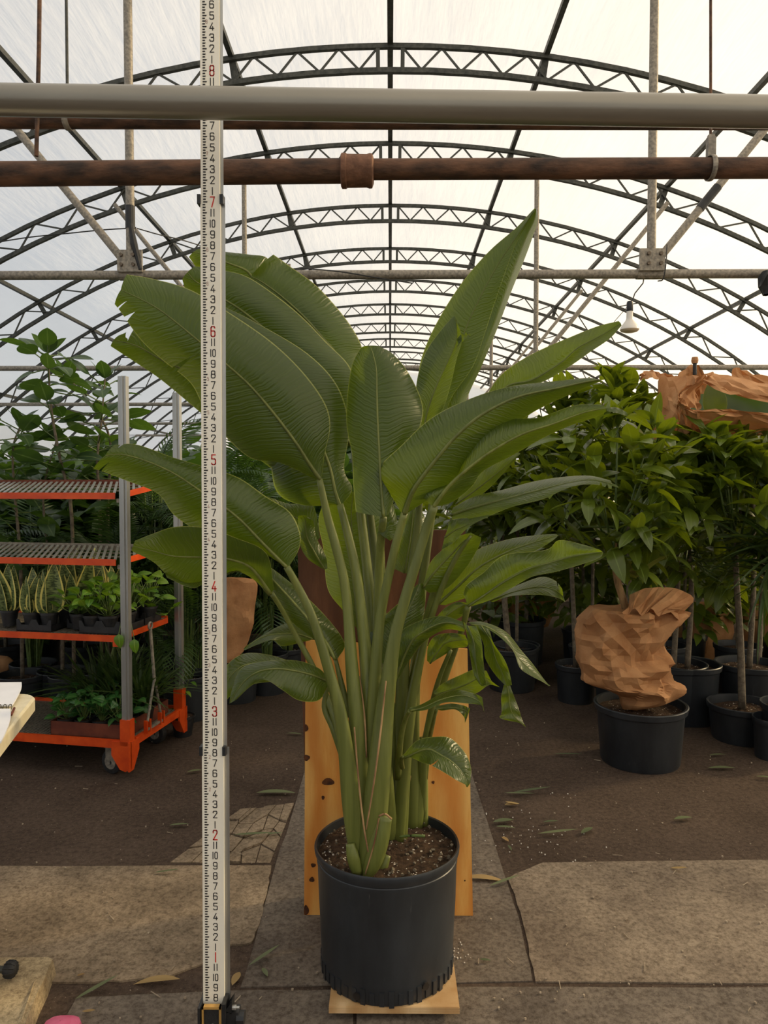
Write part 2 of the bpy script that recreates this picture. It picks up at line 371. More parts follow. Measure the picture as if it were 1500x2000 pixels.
# horizontal tie beams with hangers, braces and gusset plates
TZ = CH+1.335
def tie(k):
    yy = Y0+BAY*k-.06
    t = thing('tie_beam', {0: 'galvanised tie beam carrying the heat lamp and black tape', 2: 'galvanised tie beam next behind the one with the heat lamp', 4: 'thin tie beam third into the house from the heat lamp', 6: 'distant tie beam fourth into the house from the heat lamp', 8: 'farthest tie beam near the end wall'}[k], 'tie beam', (0, yy, TZ), 'tie beams under the arched trusses')
    mb = MB(); mb.tube([(-HW, yy, TZ), (HW, yy, TZ)], .029, 12); autosmooth(mb.build('beam', 'galv', t))
    for s in (-1, 1):
        x = s*1.63; tz = arch(x, .2)[1]
        h = MB(); h.tube([(x, yy-.03, TZ+.06), (x, yy-.03, tz)], .027, 12); ho = autosmooth(h.build('hanger', 'galv', t))
        x2 = x+s*1.45; z2 = arch(x2, .28)[1]
        b = MB(); b.tube([(x+s*.06, yy-.03, TZ+.1), (x2, yy-.03, z2)], .025, 12); bo = autosmooth(b.build('brace', 'galv', t))
        p = MB(); p.box((x+s*.0, yy-.045, TZ+.075), (.155, .02, .135)); p.tube([(x-s*.08, yy, TZ), (x+s*.08, yy, TZ)], .034, 12); po = p.build('gusset_plate', 'galv', t)
        for bx, bz in ((-.025, .05), (.05, .05), (-.025, .11), (.05, .11)):
            q = MB(); q.tube([(x+s*bx, yy-.055, TZ+bz), (x+s*bx, yy-.07, TZ+bz)], .012, 6); q.build('bolt', 'bolt', po)
        if k == 0:
            if s == -1:
                q = MB(); q.tube([(x, yy-.03, TZ+.42), (x, yy-.03, TZ+.28)], .03, 12); q.tube([(x+.01, yy-.055, TZ+.3), (x+.03, yy-.055, TZ+.18), (x+.07, yy-.055, TZ+.02)], [.014, .022, .012], 8); q.build('tape_wrap', 'tape', ho)
            else:
                d = Vector((x2-x-s*.06, 0, z2-TZ-.1)); q = MB(); a = Vector((x+s*.06, yy-.03, TZ+.1)); q.tube([a+d*.17, a+d*.25], .028, 12); q.build('tape_wrap', 'tape', bo)
    return t
for k in (0, 2, 4, 6, 8): tie(k)
# ---------------------------------------------------------------- pipes hung across the view
def pipe_pts(pts): return [P(*p) for p in pts]
a = P(0, 195, 1.6); b = P(1500, 218.5, 1.6); d = b-a
mb = MB(); mb.tube([a-d*1.2, a, b, b+d*1.2], .0325, 24); tag(autosmooth(mb.build('overhead_pipe', 'pvc')), 'smooth grey pipe crossing in front of the measuring rod', 'pipe')
t = thing('rusty_pipe', 'rusty brown heating pipe with a bell coupling, behind the measuring rod', 'pipe', P(700, 333, 2.3))
a = P(0, 340, 2.3); b = P(670, 334, 2.3); d = b-a; mb = MB(); mb.tube([a-d*2.2, a, b], .0365, 20); autosmooth(mb.build('pipe_run', 'rust', t))
c = P(720, 331, 2.3); e = P(1500, 328, 2.3); d2 = e-c; mb = MB(); mb.tube([c-d2*.04, c, e, e+d2*2], .031, 20); autosmooth(mb.build('pipe_run', 'rust', t))
mb = MB(); ps = []; rs = []
for x, r in ((666, .046), (668, .051), (676, .051), (678, .048), (716, .047), (722, .05), (727, .049), (730, .036)):
    ps.append(P(x, 334, 2.3)); rs.append(r)
mb.tube(ps, rs, 24); autosmooth(mb.build('coupling', 'rust_light', t))
mb = MB(); mb.tube([P(1388, -330, 2.3), P(1388, 285, 2.3)], .0042, 8); autosmooth(mb.build('hanger_rod', 'rust', t))
cl = MB(); cc = P(1388, 328, 2.3)
ring = [cc+Vector((0, .036*math.cos(q), .036*math.sin(q))) for q in np.linspace(0, 2*math.pi, 25)]
cl.tube(ring, .0085, 6, flat=.3, side=(1, 0, 0)); cl.box(cc+Vector((0, 0, .062)), (.024, .018, .06)); cl.box(cc+Vector((0, 0, .09)), (.018, .014, .018)); cl.build('pipe_clamp', 'galv', t)
t = thing('rusty_pipe', 'dark rusty pipe tucked behind the smooth grey pipe', 'pipe', P(700, 236, 2.6))
a = P(0, 232, 2.6); b = P(1500, 234, 2.6); d = b-a; mb = MB(); mb.tube([a-d*1.2, a, b, b+d*1.2], .033, 20); autosmooth(mb.build('pipe_run', 'rust', t))
mb = MB(); cc = P(133, 233, 2.6); mb.tube([cc+Vector((0, .034*math.cos(q), .034*math.sin(q))) for q in np.linspace(0, 2*math.pi, 25)], .012, 6, flat=.3, side=(1, 0, 0)); mb.build('pipe_clamp', 'galv', t)
mb = MB(); mb.tube([P(126, -300, 2.6), P(132, 222, 2.6)], .005, 8); autosmooth(mb.build('hanger_rod', 'steel_dark', t))
mb = MB(); mb.tube([P(81, -330, 2.5), P(76, 100, 2.5), P(71, 305, 2.5)], .0068, 8); tag(autosmooth(mb.build('threaded_rod', 'rust')), 'free-hanging rusty rod ending above the coupled pipe', 'rod')
# heat lamp under the tie beam and loose wires
t = thing('heat_lamp', 'white reflector bulb in a black socket hanging from the tie beam', 'lamp', P(1230, 636, 4.7)); k = 4.7/F
bc = P(1230, 598, 4.7)
mb = MB(); mb.lathe([(.003, 10*k), (5*k, 9*k), (6*k, 6*k), (6.4*k, -9*k), (5.8*k, -10*k), (.003, -10*k)], bc, 20); autosmooth(mb.build('socket', 'black_plastic', t))
mb = MB(); mb.lathe([(6*k, -10*k), (6.3*k, -24*k), (8*k, -28*k), (14*k, -36*k), (17.5*k, -42*k), (18*k, -45*k)], bc, 28); autosmooth(mb.build('bulb', 'bulb_white', t))
mb = MB(); mb.lathe([(18*k, -45*k), (16*k, -48*k), (10*k, -50*k), (.002, -51*k)], bc, 28); autosmooth(mb.build('bulb_face', 'bulb_face', t))
mb = MB(); mb.tube([P(1234, 590, 4.7), P(1240, 573, 4.7), P(1256, 553, 4.72), P(1258, 540, 4.74)], .004, 6); mb.build('cord', 'wire', t)
mb = MB(); mb.tube([P(1226, 598, 4.7), P(1200, 628, 4.78), P(1192, 660, 4.9)], .002, 5); mb.build('cord', 'wire', t)
for i, (pts, lab) in enumerate((
    ([(0, 472, 4.7), (60, 463, 4.7), (130, 456, 4.7), (200, 449, 4.7), (266, 445, 4.68)], 'thin dark wire sagging to the taped hanger'),
    ([(268, 446, 4.66), (310, 458, 4.75), (360, 470, 4.9), (430, 492, 5.2)], 'thin dark wire running right from the taped hanger'),
    ([(586, 524, 4.62), (660, 530, 4.62), (740, 543, 4.63), (805, 553, 4.66)], 'loose black wire lying along the tie beam'),
    ([(1303, 478, 4.6), (1300, 520, 4.58), (1295, 545, 4.6), (1285, 549, 4.63)], 'short black wire looped over the tie beam'))):
    mb = MB(); mb.tube([tuple(p) for p in crom([P(*q) for q in pts], 5)], .004, 5); tag(mb.build('wire', 'wire'), lab, 'wire')
mb = MB(); c0 = P(1500, 547, 4.62); mb.lathe([(.03, -.09), (.05, -.04), (.055, .02), (.045, .05), (.01, .055)], c0, 9, lambda a, z: .2*math.sin(3*a+z*40)); tag(mb.build('tape_bundle', 'tape'), 'ragged black tape bundle on the tie beam end', 'tape')
# ================================================================ ground slabs (joints show as gaps)
def slab(px, mat, z, name='concrete_slab', z0=-.02):
    pts = [G(*p) for p in px]; mb = MB(); ar = 0
    for i in range(len(pts)): q = pts[(i+1) % len(pts)]; ar += pts[i].x*q.y-q.x*pts[i].y
    if ar < 0: pts = pts[::-1]
    mb.prism(pts, z0, z); return mb.build(name, mat, flo)
def jit(px, n=5, amt=2.5):
    r = random.Random(len(px)*13+int(px[0][0])); out = []
    for i in range(len(px)):
        a = px[i]; b = px[(i+1) % len(px)]
        out.append(a)
        for k in range(1, n): t = k/n; out.append((a[0]+(b[0]-a[0])*t+r.uniform(-amt, amt), a[1]+(b[1]-a[1])*t+r.uniform(-amt, amt)))
    return out
slab(jit([(-500, 1692), (530, 1693), (522, 1745), (509, 1798), (492, 1842), (442, 1851), (384, 1890), (300, 1916), (150, 1922), (-500, 1925)]), 'concrete_warm', .006)
slab(jit([(596, 1500), (914, 1490), (983, 1704), (1012, 1790), (1040, 1918), (470, 1930), (498, 1842), (536, 1698), (580, 1560)], 4, 1.5), 'concrete_dark', .004)
slab(jit([(992, 1718), (1060, 1687), (1900, 1676), (2000, 1924), (1046, 1920), (1020, 1800)]), 'concrete', .005)
slab(jit([(-100, 2400), (150, 1950), (460, 1937), (690, 1936), (690, 2400)], 5, 1), 'concrete_dark', .004)
slab(jit([(697, 2400), (697, 1936), (860, 1930), (1500, 1931), (2000, 1934), (2000, 2400)], 5, 1), 'concrete_dark', .0045)
# broken concrete patch: shards
r = random.Random(5); gx = 6; gy = 4
quad = [(330, 1688), (528, 1688), (575, 1570), (470, 1582)]
gp = {}
for i in range(gx+1):
    for j in range(gy+1):
        u = i/gx; w = j/gy
        if 0 < i < gx: u += r.uniform(-.35, .35)/gx
        if 0 < j < gy: w += r.uniform(-.35, .35)/gy
        a = [quad[0][q]*(1-u)+quad[1][q]*u for q in (0, 1)]; b = [quad[3][q]*(1-u)+quad[2][q]*u for q in (0, 1)]
        gp[i, j] = (a[0]*(1-w)+b[0]*w, a[1]*(1-w)+b[1]*w)
for i in range(gx):
    for j in range(gy):
        c4 = [gp[i, j], gp[i+1, j], gp[i+1, j+1], gp[i, j+1]]; cx = sum(p[0] for p in c4)/4; cy = sum(p[1] for p in c4)/4
        slab([(cx+(p[0]-cx)*.93, cy+(p[1]-cy)*.9) for p in c4], 'concrete_warm', .006+r.uniform(-.003, .004), 'concrete_shard')
# pale stone block at the edge of the path, with its raised rim
st = thing('stepping_stone', 'thick pale stone slab with a chipped sloping edge, under the black knob', 'stone', G(40, 1960))
ps = [G(*p) for p in jit([(-420, 1905), (95, 1904), (104, 1908), (72, 1980), (20, 2120), (-420, 2150)], 4, 1.5)]; mb = MB(); k = len(ps)
vs = [(p.x, p.y, .055) for p in ps]; cen = sum(ps, Vector())/k
vs += [(cen.x+(p.x-cen.x)*1.035, cen.y+(p.y-cen.y)*1.03, 0) for p in ps]
mb.add(vs, [tuple(range(k-1, -1, -1)), ]+[(i, (i+1) % k, (i+1) % k+k, i+k) for i in range(k)]); mb.build('block', 'stone_pale', st)
mb = MB(); g = [G(66, 1918, .055), G(52, 1955, .055), G(38, 1995, .055), G(20, 2050, .055)]; mb.tube(g, [.004, .01, .012, .008], 6, flat=.4); mb.build('ridge', 'stone_pale', st)
mb = MB(); c = G(118, 2026); mb.lathe([(.001, .045), (.03, .04), (.046, .03), (.05, .015), (.05, 0)], c, 16, lambda a, z: .1*math.sin(3*a)); tag(autosmooth(mb.build('pink_glove', 'pink')), 'small pink rounded object on the ground beside the pale stone', 'object')
# tripod foot
t = thing('tripod_foot', 'grey rod ending in a ribbed black rubber knob above the pale stone', 'tripod foot', G(20, 1912))
c = G(20, 1893, .085); mb = MB(); mb.tube([c, c+Vector((-.25, -.01, .0)), c+Vector((-.7, -.03, .25))], .0095, 10); autosmooth(mb.build('rod', 'steel_dark', t))
mb = MB(); mb.tube([c+Vector((x, 0, 0)) for x in (-.016, -.015, -.01, 0, .01, .018, .022)], [.004, .016, .021, .0225, .021, .014, .002], 14); kb = autosmooth(mb.build('knob', 'black_rubber', t))
for i in range(10):
    a = i*math.pi/5; q = MB(); q.tube([c+Vector((x, rr*math.cos(a), rr*math.sin(a))) for x, rr in ((-.014, .017), (-.005, .0225), (.006, .0225), (.016, .016))], .0024, 5); q.build('rib', 'black_rubber', kb)
# ================================================================ measuring rod
RY = 1.768; rt = thing('measuring_rod', 'tall cream measuring rod with black inch and red foot numbers', 'measuring rod', (P(417, 2040, RY).x, RY, 0))
FT = .3048
xr_bot = P(417.5, 1960, RY).x; xr_top = P(409, 0, RY).x; ZB = P(417, 1960, RY).z; ZT = P(409, 0, RY).z
def rx(z): return xr_bot+(xr_top-xr_bot)*(z-ZB)/(ZT-ZB)
SEG = [(0.0, 2.70*FT, .0525, .024), (2.70*FT, 7.0*FT, .0478, .019), (7.0*FT, 9.6*FT, .0452, .014)]
def wseg(z):
    for a, b, w, d in SEG:
        if z <= b: return w, d
    return SEG[-1][2:]
for a, b, w, d in SEG:
    mb = MB(); xa, xb = rx(a), rx(b)
    vs = [(xx+s*w/2, RY+dy, z) for z, xx in ((a, xa), (b, xb)) for s, dy in ((-1, 0), (1, 0), (1, d), (-1, d))]
    mb.add(vs, [(3, 2, 1, 0), (4, 5, 6, 7), (0, 1, 5, 4), (1, 2, 6, 5), (2, 3, 7, 6), (3, 0, 4, 7)]); mb.build('rod_section', 'rod_face', rt)
    mb = MB(); mb.bar((xa+w/2+.0008, RY+d/2, a), (xb+w/2+.0008, RY+d/2, b), .0015, d*.9); mb.build('side_rail', 'alu', rt)
for z, w in ((7.02*FT, .0535), (2.68*FT, .056)):
    for s in (-1, 1):
        mb = MB(); mb.box((rx(z)+s*w/2, RY+.008, z), (.008, .024, .022)); mb.build('joint_clip', 'black_plastic', rt)
ST = {'0': [[(0, .15), (0, .85), (.12, 1), (.48, 1), (.6, .85), (.6, .15), (.48, 0), (.12, 0), (0, .15)]], '1': [[(.3, 0), (.3, 1)]],
 '2': [[(0, .74), (0, .9), (.1, 1), (.5, 1), (.6, .9), (.6, .7), (0.02, 0.0), (.62, 0.0)]],
 '3': [[(0, .8), (0, .9), (.1, 1), (.5, 1), (.58, .9), (.58, .62), (.48, .53), (.2, .53)], [(.48, .53), (.6, .43), (.6, .1), (.5, 0), (.1, 0), (0, .1), (0, .2)]],
 '4': [[(.42, 1), (0, .25), (.64, .25)], [(.45, .5), (.45, 0)]], '5': [[(.58, 1), (.04, 1), (.02, .58), (.5, .58), (.6, .48), (.6, .1), (.5, 0), (.1, 0), (0, .14)]],
 '6': [[(.58, .86), (.5, 1), (.1, 1), (0, .88), (0, .12), (.1, 0), (.5, 0), (.6, .12), (.6, .45), (.5, .56), (0, .56)]], '7': [[(0, 1), (.6, 1), (.2, 0)]],
 '8': [[(.1, .53), (.02, .62), (.02, .9), (.12, 1), (.48, 1), (.58, .9), (.58, .62), (.5, .53), (.1, .53), (0, .42), (0, .12), (.12, 0), (.48, 0), (.6, .12), (.6, .42), (.5, .53)]],
 '9': [[(.02, .14), (.1, 0), (.5, 0), (.6, .12), (.6, .88), (.5, 1), (.1, 1), (0, .88), (0, .55), (.1, .44), (.6, .44)]]}
def glyph(mb, s, cx, cz, h, w, lw, y):
    for line in s:
        q = [(cx+(px/.6-.5)*w, cz+(pz-.5)*h) for px, pz in line]
        for (x0, z0), (x1, z1) in zip(q, q[1:]):
            L = math.hypot(x1-x0, z1-z0); ux, uz = (x1-x0)/L, (z1-z0)/L; e = lw*.42
            a = (x0-ux*e, z0-uz*e); b = (x1+ux*e, z1+uz*e); px, pz = -uz*lw/2, ux*lw/2
            mb.add([(a[0]+px, y, a[1]+pz), (a[0]-px, y, a[1]-pz), (b[0]-px, y, b[1]-pz), (b[0]+px, y, b[1]+pz)], [(0, 1, 2, 3)])
IN = FT/12; tick = MB(); fn = MB(); yy = RY-.0006; NUM = {}
def numeral(key, strokes, h, w, lw, m, x, z):
    if key not in NUM:
        g = MB()
        for (st_, dx, ww) in strokes: glyph(g, st_, dx, 0, h, ww, lw, 0)
        NUM[key] = g.mesh('numeral'); NUM[key].materials.append(M[m])
    o = bpy.data.objects.new('numeral', NUM[key]); COL.objects.link(o); o.parent = rt; o.location = Vector((x, yy, z))-ORG[rt]
for q in range(int(.2/IN*4), int(9.4*48)):
    z = q*IN/4; w, d = wseg(z); x0 = rx(z)-w/2+.0058; t = IN/8
    L = .0105 if q % 4 == 0 else (.0078 if q % 2 == 0 else .0062)
    sl = .35*t if q % 2 == 0 else 0
    tick.add([(x0, yy, z-t/2), (x0+L-(sl and .0014), yy, z-t/2), (x0+L, yy, z+t/2-sl*.2), (x0, yy, z+t/2)], [(0, 1, 2, 3)])
    if q % 4 == 0:
        k = q//4; i = k % 12; cx = rx(z)+.0052
        if i == 0: numeral('f%d' % (k//12), [(ST[str(k//12)], 0, .0092)], .0232, 0, .0027, 'ink_red', cx, z)
        elif i == 11: numeral('11', [([[(0.1, 0), (.1, 1)], [(.5, 0), (.5, 1)]], 0, .0105)], .0165, 0, .0021, 'ink_black', cx, z)
        elif i == 10: numeral('10', [([[(0, 0), (0, 1)]], 0, .0108), (ST['0'], .0023, .0062)], .0165, 0, .002, 'ink_black', cx, z)
        else: numeral(str(i), [(ST[str(i)], 0, .009)], .0165, 0, .0021, 'ink_black', cx, z)
for k in range(2, 9):
    for i in (4.45, 7.6):
        z = (k*12+i)*IN; glyph(fn, ST[str(k)], rx(z)-.0072, z, .008, .0036, .0008, yy)
stuff(tick.build('graduation_marks', 'ink_black', rt)); stuff(fn.build('small_numerals', 'ink_faint', rt))
# clamp with its level vial at the foot of the rod
zc = P(417, 2000, RY).z; xc = rx(zc)
ct = thing('rod_clamp', 'black clamp with a brass-framed window gripping the measuring rod', 'clamp', (xc, RY, zc-.1))
zt = P(417, 1965, RY-.02).z
mb = MB(); mb.box((xc-.0295, RY-.004, zt-.075), (.006, .05, .15)); mb.box((xc+.0305, RY-.004, zt-.07), (.01, .05, .16)); mb.box((xc, RY+.03, zt-.075), (.07, .006, .15)); mb.build('bracket', 'black_plastic', ct)
fr = MB()
for dx, w in ((-.0215, .004), (.0215, .006)): fr.box((xc+dx, RY-.018, zt-.06), (w, .012, .12))
fr.box((xc, RY-.018, zt-.003), (.047, .012, .006)); fr.box((xc, RY-.018, zt-.117), (.047, .012, .006)); fr.build('frame', 'brass', ct)
mb = MB(); mb.box((xc, RY-.014, zt-.06), (.04, .01, .11)); mb.build('window', 'black_rubber', ct)
mb = MB(); mb.tube([(xc+.002, RY-.019, zt-.05), (xc+.002, RY-.024, zt-.05)], .005, 10); mb.build('vial', 'bulb_white', ct)
mb = MB(); mb.add([(xc+.033, RY-.02, zt-.012), (xc+.05, RY-.02, zt+.013), (xc+.05, RY+.01, zt+.013), (xc+.033, RY+.01, zt-.012), (xc+.048, RY-.02, zt-.02), (xc+.048, RY+.01, zt-.02)], [(0, 4, 1), (3, 2, 5), (0, 1, 2, 3), (1, 4, 5, 2), (0, 3, 5, 4)]); mb.build('lug', 'black_plastic', ct)
mb = MB(); mb.tube([(xc+.04, RY-.012, zt-.009), (xc+.058, RY-.012, zt-.009)], .006, 8); mb.tube([(xc+.05, RY-.012, zt-.009), (xc+.066, RY-.012, zt-.009)], .0032, 8); mb.build('screw', 'alu', ct)
mb = MB(); mb.box((xc+.05, RY-.005, zt-.038), (.03, .03, .042)); mb.tube([(xc+.06, RY-.01, zt-.035), (xc+.078, RY-.01, zt-.035)], .016, 10); mb.build('thumb_knob', 'black_plastic', ct)
mb = MB(); mb.tube([(xc+.058, RY-.021, zt-.05), (xc+.058, RY-.024, zt-.05)], .0045, 10); mb.build('rivet', 'black_rubber', ct)
mb = MB()
for a in (.4, 2.5, 4.6): mb.tube([(xc+.02*math.cos(a), RY+.02*math.sin(a)+.012, zt-.14), (xc+.3*math.cos(a), RY+.3*math.sin(a)-.1, .012)], .009, 8)
mb.build('tripod_legs', 'black_plastic', ct)
# ================================================================ boards and dolly under the plant
DZ = .045
dt = thing('plant_dolly', 'small plywood board on casters under the big black pot', 'dolly', (G(770, 1930).x, 2.1, 0))
fl = P(640, 1968, 1.925); fr_ = P(900, 1968, 1.925); x0, x1 = fl.x, fr_.x
mb = MB()
for i in range(5): mb.box(((x0+x1)/2, 2.197+.0005*(i % 2), DZ-.0185+.0034*i+.0017), (x1-x0-.001*(i % 2), 0.48, .0033))
mb.build('plywood_top', 'plywood_pale', dt)
mb = MB(); mb.box(((x0+x1)/2, 2.197, DZ-.0008), (x1-x0-.004, .476, .001)); mb.build('face_veneer', 'plywood_pale', dt)
for xx in (x0+.06, x1-.02):
    for yy2 in (2.04, 2.35):
        mb = MB(); mb.tube([(xx-.01, yy2, .012), (xx+.012, yy2, .012)], .012, 16); w = mb.build('caster', 'black_rubber', dt)
        q = MB(); q.box((xx, yy2, .021), (.03, .03, .011)); q.build('fork', 'galv', w)
def board(name, label, mat, bl, tl, br, tr_, th=.012, cat='board'):
    t = thing(name, label, cat, ((bl+br)/2).to_tuple()); mb = MB(); nrm = (br-bl).cross(tl-bl).normalized()
    off = -nrm*th if nrm.y < 0 else nrm*th
    mb.add([bl, br, tr_, tl, bl+off, br+off, tr_+off, tl+off], [(0, 1, 2, 3), (7, 6, 5, 4), (0, 4, 5, 1), (1, 5, 6, 2), (2, 6, 7, 3), (3, 7, 4, 0)])
    return t, mb.build('panel', mat, t)
BYb, BYt = 2.45, 2.50
bl = P(593.5, 1853, BYb); br = P(925, 1848, BYb); tl = P(597, 1250, BYt); tr_ = P(913, 1268, BYt)
pt, pn = board('plywood_sheet', 'bright orange plywood sheet with dark knots standing behind the pot', 'plywood', bl, tl, br, tr_)
for kx, ky, rw, rh in ((641, 1527, 12, 7), (631, 1558, 3, 4), (599, 1480, 6, 6), (846, 1528, 3, 3), (609, 1718, 5, 5), (598, 1778, 5, 10), (605, 1838, 9, 5), (598, 1422, 4, 7), (900, 1500, 3, 3), (908, 1720, 1.5, 1.5), (612, 1690, 5, 4)):
    t0 = (1850-ky)/600; yb = BYb+(BYt-BYb)*t0-.0012; mb = MB(); c = P(kx, ky, yb); ring = []
    for i in range(14):
        a = 2*math.pi*i/14; rr = 1+.12*math.sin(3*a+kx); ring.append(P(kx+rw*rr*math.cos(a), ky+rh*rr*math.sin(a), yb))
    mb.add([c]+ring, [(0, i+1, (i+1) % 14+1) for i in range(14)]); mb.build('knot', 'knot', pn)
board('dark_plywood_sheet', 'taller dark reddish-brown plywood board behind the orange sheet', 'plywood_dark', P(606, 1848, 2.56), P(580, 1035, 2.58), P(915, 1840, 2.56), P(909, 1035, 2.58))
# ================================================================ bird of paradise plant
PC = Vector((P(756, 1660, 2.15).x, 2.15, DZ)); PB = .405-DZ
pl = thing('potted_bird_of_paradise', 'large bird of paradise plant with paddle leaves in a black nursery pot', 'potted plant', PC)
prof = [(.001, .012), (.16, .012), (.188, .004), (.192, .0), (.195, .012), (.1945, .05), (.197, .12), (.201, .2), (.2045, PB-.045), (.2065, PB-.04), (.2065, PB-.03), (.2045, PB-.028), (.207, PB-.022), (.212, PB-.012), (.2135, PB), (.211, PB+.006), (.206, PB+.004), (.204, PB-.02), (.202, PB-.06)]
mb = MB(); mb.lathe(prof, PC, 64, lambda a, z: .006*math.sin(2*a+.6)+.004*math.sin(3*a+z*9))
for i in range(46):
    a = 2*math.pi*i/46; mb.box(PC+Vector((.193*math.cos(a), .193*math.sin(a), .021)), (.008, .014, .03+.008*(i % 3)), Matrix.Rotation(a, 3, 'Z'))
pot = autosmooth(mb.build('pot', 'pot_black', pl), 35)
for a, z in ((-2.0, .02), (-1.0, .04)):
    mb = MB(); c = PC+Vector((.196*math.cos(a), .196*math.sin(a), z)); mb.tube([c, c+Vector((.004*math.cos(a), .004*math.sin(a), 0))], .011, 8); mb.build('drain_hole', 'ink_black', pot)
def soil_disc(c, r, z, parent, n=40, rough=.006, mat='potting_soil'):
    mb = MB(); rr = random.Random(int(r*1000)); rings = 10
    mb.v.append((c[0], c[1], c[2]+z+.01))
    for i in range(1, rings+1):
        for j in range(n): a = 2*math.pi*j/n; q = r*i/rings; mb.v.append((c[0]+q*math.cos(a), c[1]+q*math.sin(a), c[2]+z+rr.uniform(-rough, rough)+.01*(1-i/rings)))
    mb.f += [(0, 1+j, 1+(j+1) % n) for j in range(n)]
    for i in range(rings-1):
        for j in range(n): a = 1+i*n+j; b = 1+i*n+(j+1) % n; mb.f.append((a, a+n, b+n, b))
    return mb.build('soil', mat, parent, smooth=True)
soil_disc(PC, .204, PB-.022, pl, rough=.005)
for nm, mt, cnt, s0, s1 in (('perlite', 'bulb_white', 150, .0015, .0034), ('bark_chips', 'trunk_grey', 120, .003, .008)):
    mb = MB(); rr = random.Random(3)
    for i in range(cnt):
        a = rr.uniform(0, 6.28); q = .198*math.sqrt(rr.random()); s = rr.uniform(s0, s1)
        mb.box(PC+Vector((q*math.cos(a), q*math.sin(a), PB-.014+rr.uniform(0, .004))), (s, s*rr.uniform(.6, 1.6), s*.8), Euler((rr.uniform(0, 3), rr.uniform(0, 3), rr.uniform(0, 3))).to_matrix())
    stuff(mb.build(nm, mt, pl))
def petiole(pts, mat='stalk', flat=.8, name='leaf_stalk', n=10):
    """pts: (x, y, Y, radius in px)"""
    q = crom([tuple(P(x, y, Y))+(r*Y/F,) for x, y, Y, r in pts], 5); mb = MB()
    mb.tube([p[:3] for p in q], [max(p[3], .001) for p in q], n, flat=flat, side=(1, 0, 0)); return mb.build(name, mat, pl, smooth=True)
LN = [0]
def leaf(st, Yb, Yt, dU=0.0, dW=0.0, cup=.1, bow=0.0, mat='bop_leaf', rib=4.0, nc=7, ripple=.005, parent=None, name='leaf', tears=()):
    """st: stations base->tip (Ux,Uy,Mx,My,Wx,Wy) in photo pixels; depth runs Yb..Yt along the midrib; edges lie dU / dW metres further back"""
    LN[0] += 1; sd = LN[0]*1.7; q = crom([tuple(s) for s in st], 6); k = len(q); rows = []; mids = []
    for i, s in enumerate(q):
        t = i/(k-1); Y = Yb+(Yt-Yb)*t+bow*math.sin(math.pi*t); e = math.sin(math.pi*min(1, max(0, t*.92+.04)))
        m = P(s[2], s[3], Y)
        u = P(s[0], s[1], Y+dU*e+ripple*math.sin(t*21+sd)); w = P(s[4], s[5], Y+dW*e+ripple*math.sin(t*18+sd*2)); row = []
        hu = (u-m).length; hw = (w-m).length
        for j in range(nc): r = 1-j/nc; p = m+(u-m)*r; p.y -= cup*hu*4*r*(1-r); row.append(p)
        row.append(m)
        for j in range(1, nc+1): r = j/nc; p = m+(w-m)*r; p.y -= cup*hw*4*r*(1-r); row.append(p)
        rows.append(row); mids.append(m)
    mb = MB(); mb.uv = []; L = 0; w = 2*nc+1
    for i, row in enumerate(rows):
        if i: L += (mids[i]-mids[i-1]).length
        for j, p in enumerate(row): mb.v.append(tuple(p)); mb.uv.append((j/(w-1), L))
    skip = set()
    for (t0, side, dep) in tears:      # a tear: a wedge opening from the margin towards the midrib
        i0 = max(1, min(k-3, int(t0*(k-1)))); D = max(2, int(nc*dep))
        for j in range(D+1):
            c_ = j if side == 'U' else w-1-j; f = j/D; pa = Vector(mb.v[i0*w+c_]); pb = Vector(mb.v[(i0+1)*w+c_]); m_ = (pa+pb)/2
            mb.v[i0*w+c_] = tuple(pa.lerp(m_, f)); mb.v[(i0+1)*w+c_] = tuple(pb.lerp(m_, f))
            if j < D: skip.add((i0, j if side == 'U' else w-2-j))
    for i in range(k-1):
        for j in range(w-1):
            if (i, j) in skip: continue
            a = i*w+j; mb.f.append((a, a+1, a+w+1, a+w))
    o = mb.build(name, mat, parent or pl, smooth=True)
    if rib:
        rb = MB(); rb.tube([m+Vector((0, -.001, 0)) for m in mids], [max(.0006, rib*Yb/F*(1-.85*i/(k-1))) for i in range(k)], 6, flat=.9); rb.build('midrib', 'stalk', o, smooth=True)
    return o
# --- left group
leaf([(628, 935, 626, 938, 620, 938), (634, 888, 602, 902, 548, 904), (645, 832, 576, 862, 490, 895), (634, 786, 533, 805, 440, 852), (592, 727, 486, 751, 400, 800), (532, 669, 439, 709, 372, 748), (450, 612, 382, 661, 318, 704), (372, 566, 324, 614, 275, 664), (300, 545, 284, 589, 238, 612), (248, 536, 236, 566, 224, 594)], 2.05, 1.93, .06, .05, .12, -.02, tears=((.62, 'W', .8), (.93, 'W', .7), (.86, 'W', .5)))
leaf([(655, 960, 640, 985, 622, 980), (600, 850, 560, 900, 530, 915), (520, 760, 470, 800, 440, 845), (420, 690, 400, 742, 392, 806), (340, 655, 320, 705, 315, 742), (278, 640, 268, 676, 262, 706), (232, 655, 222, 664, 216, 676)], 2.16, 2.04, .03, .05, .1, 0, tears=((.9, 'U', .9), (.93, 'U', .6)))
leaf([(668, 986, 664, 988, 660, 987), (688, 955, 655, 960, 590, 986), (672, 915, 640, 900, 540, 960), (682, 835, 600, 810, 520, 880), (660, 755, 540, 740, 460, 820), (600, 690, 470, 670, 420, 760), (500, 630, 420, 620, 400, 700), (440, 600, 400, 600, 390, 640)], 2.12, 2.1, .04, .06, .12, 0, 'bop_leaf')
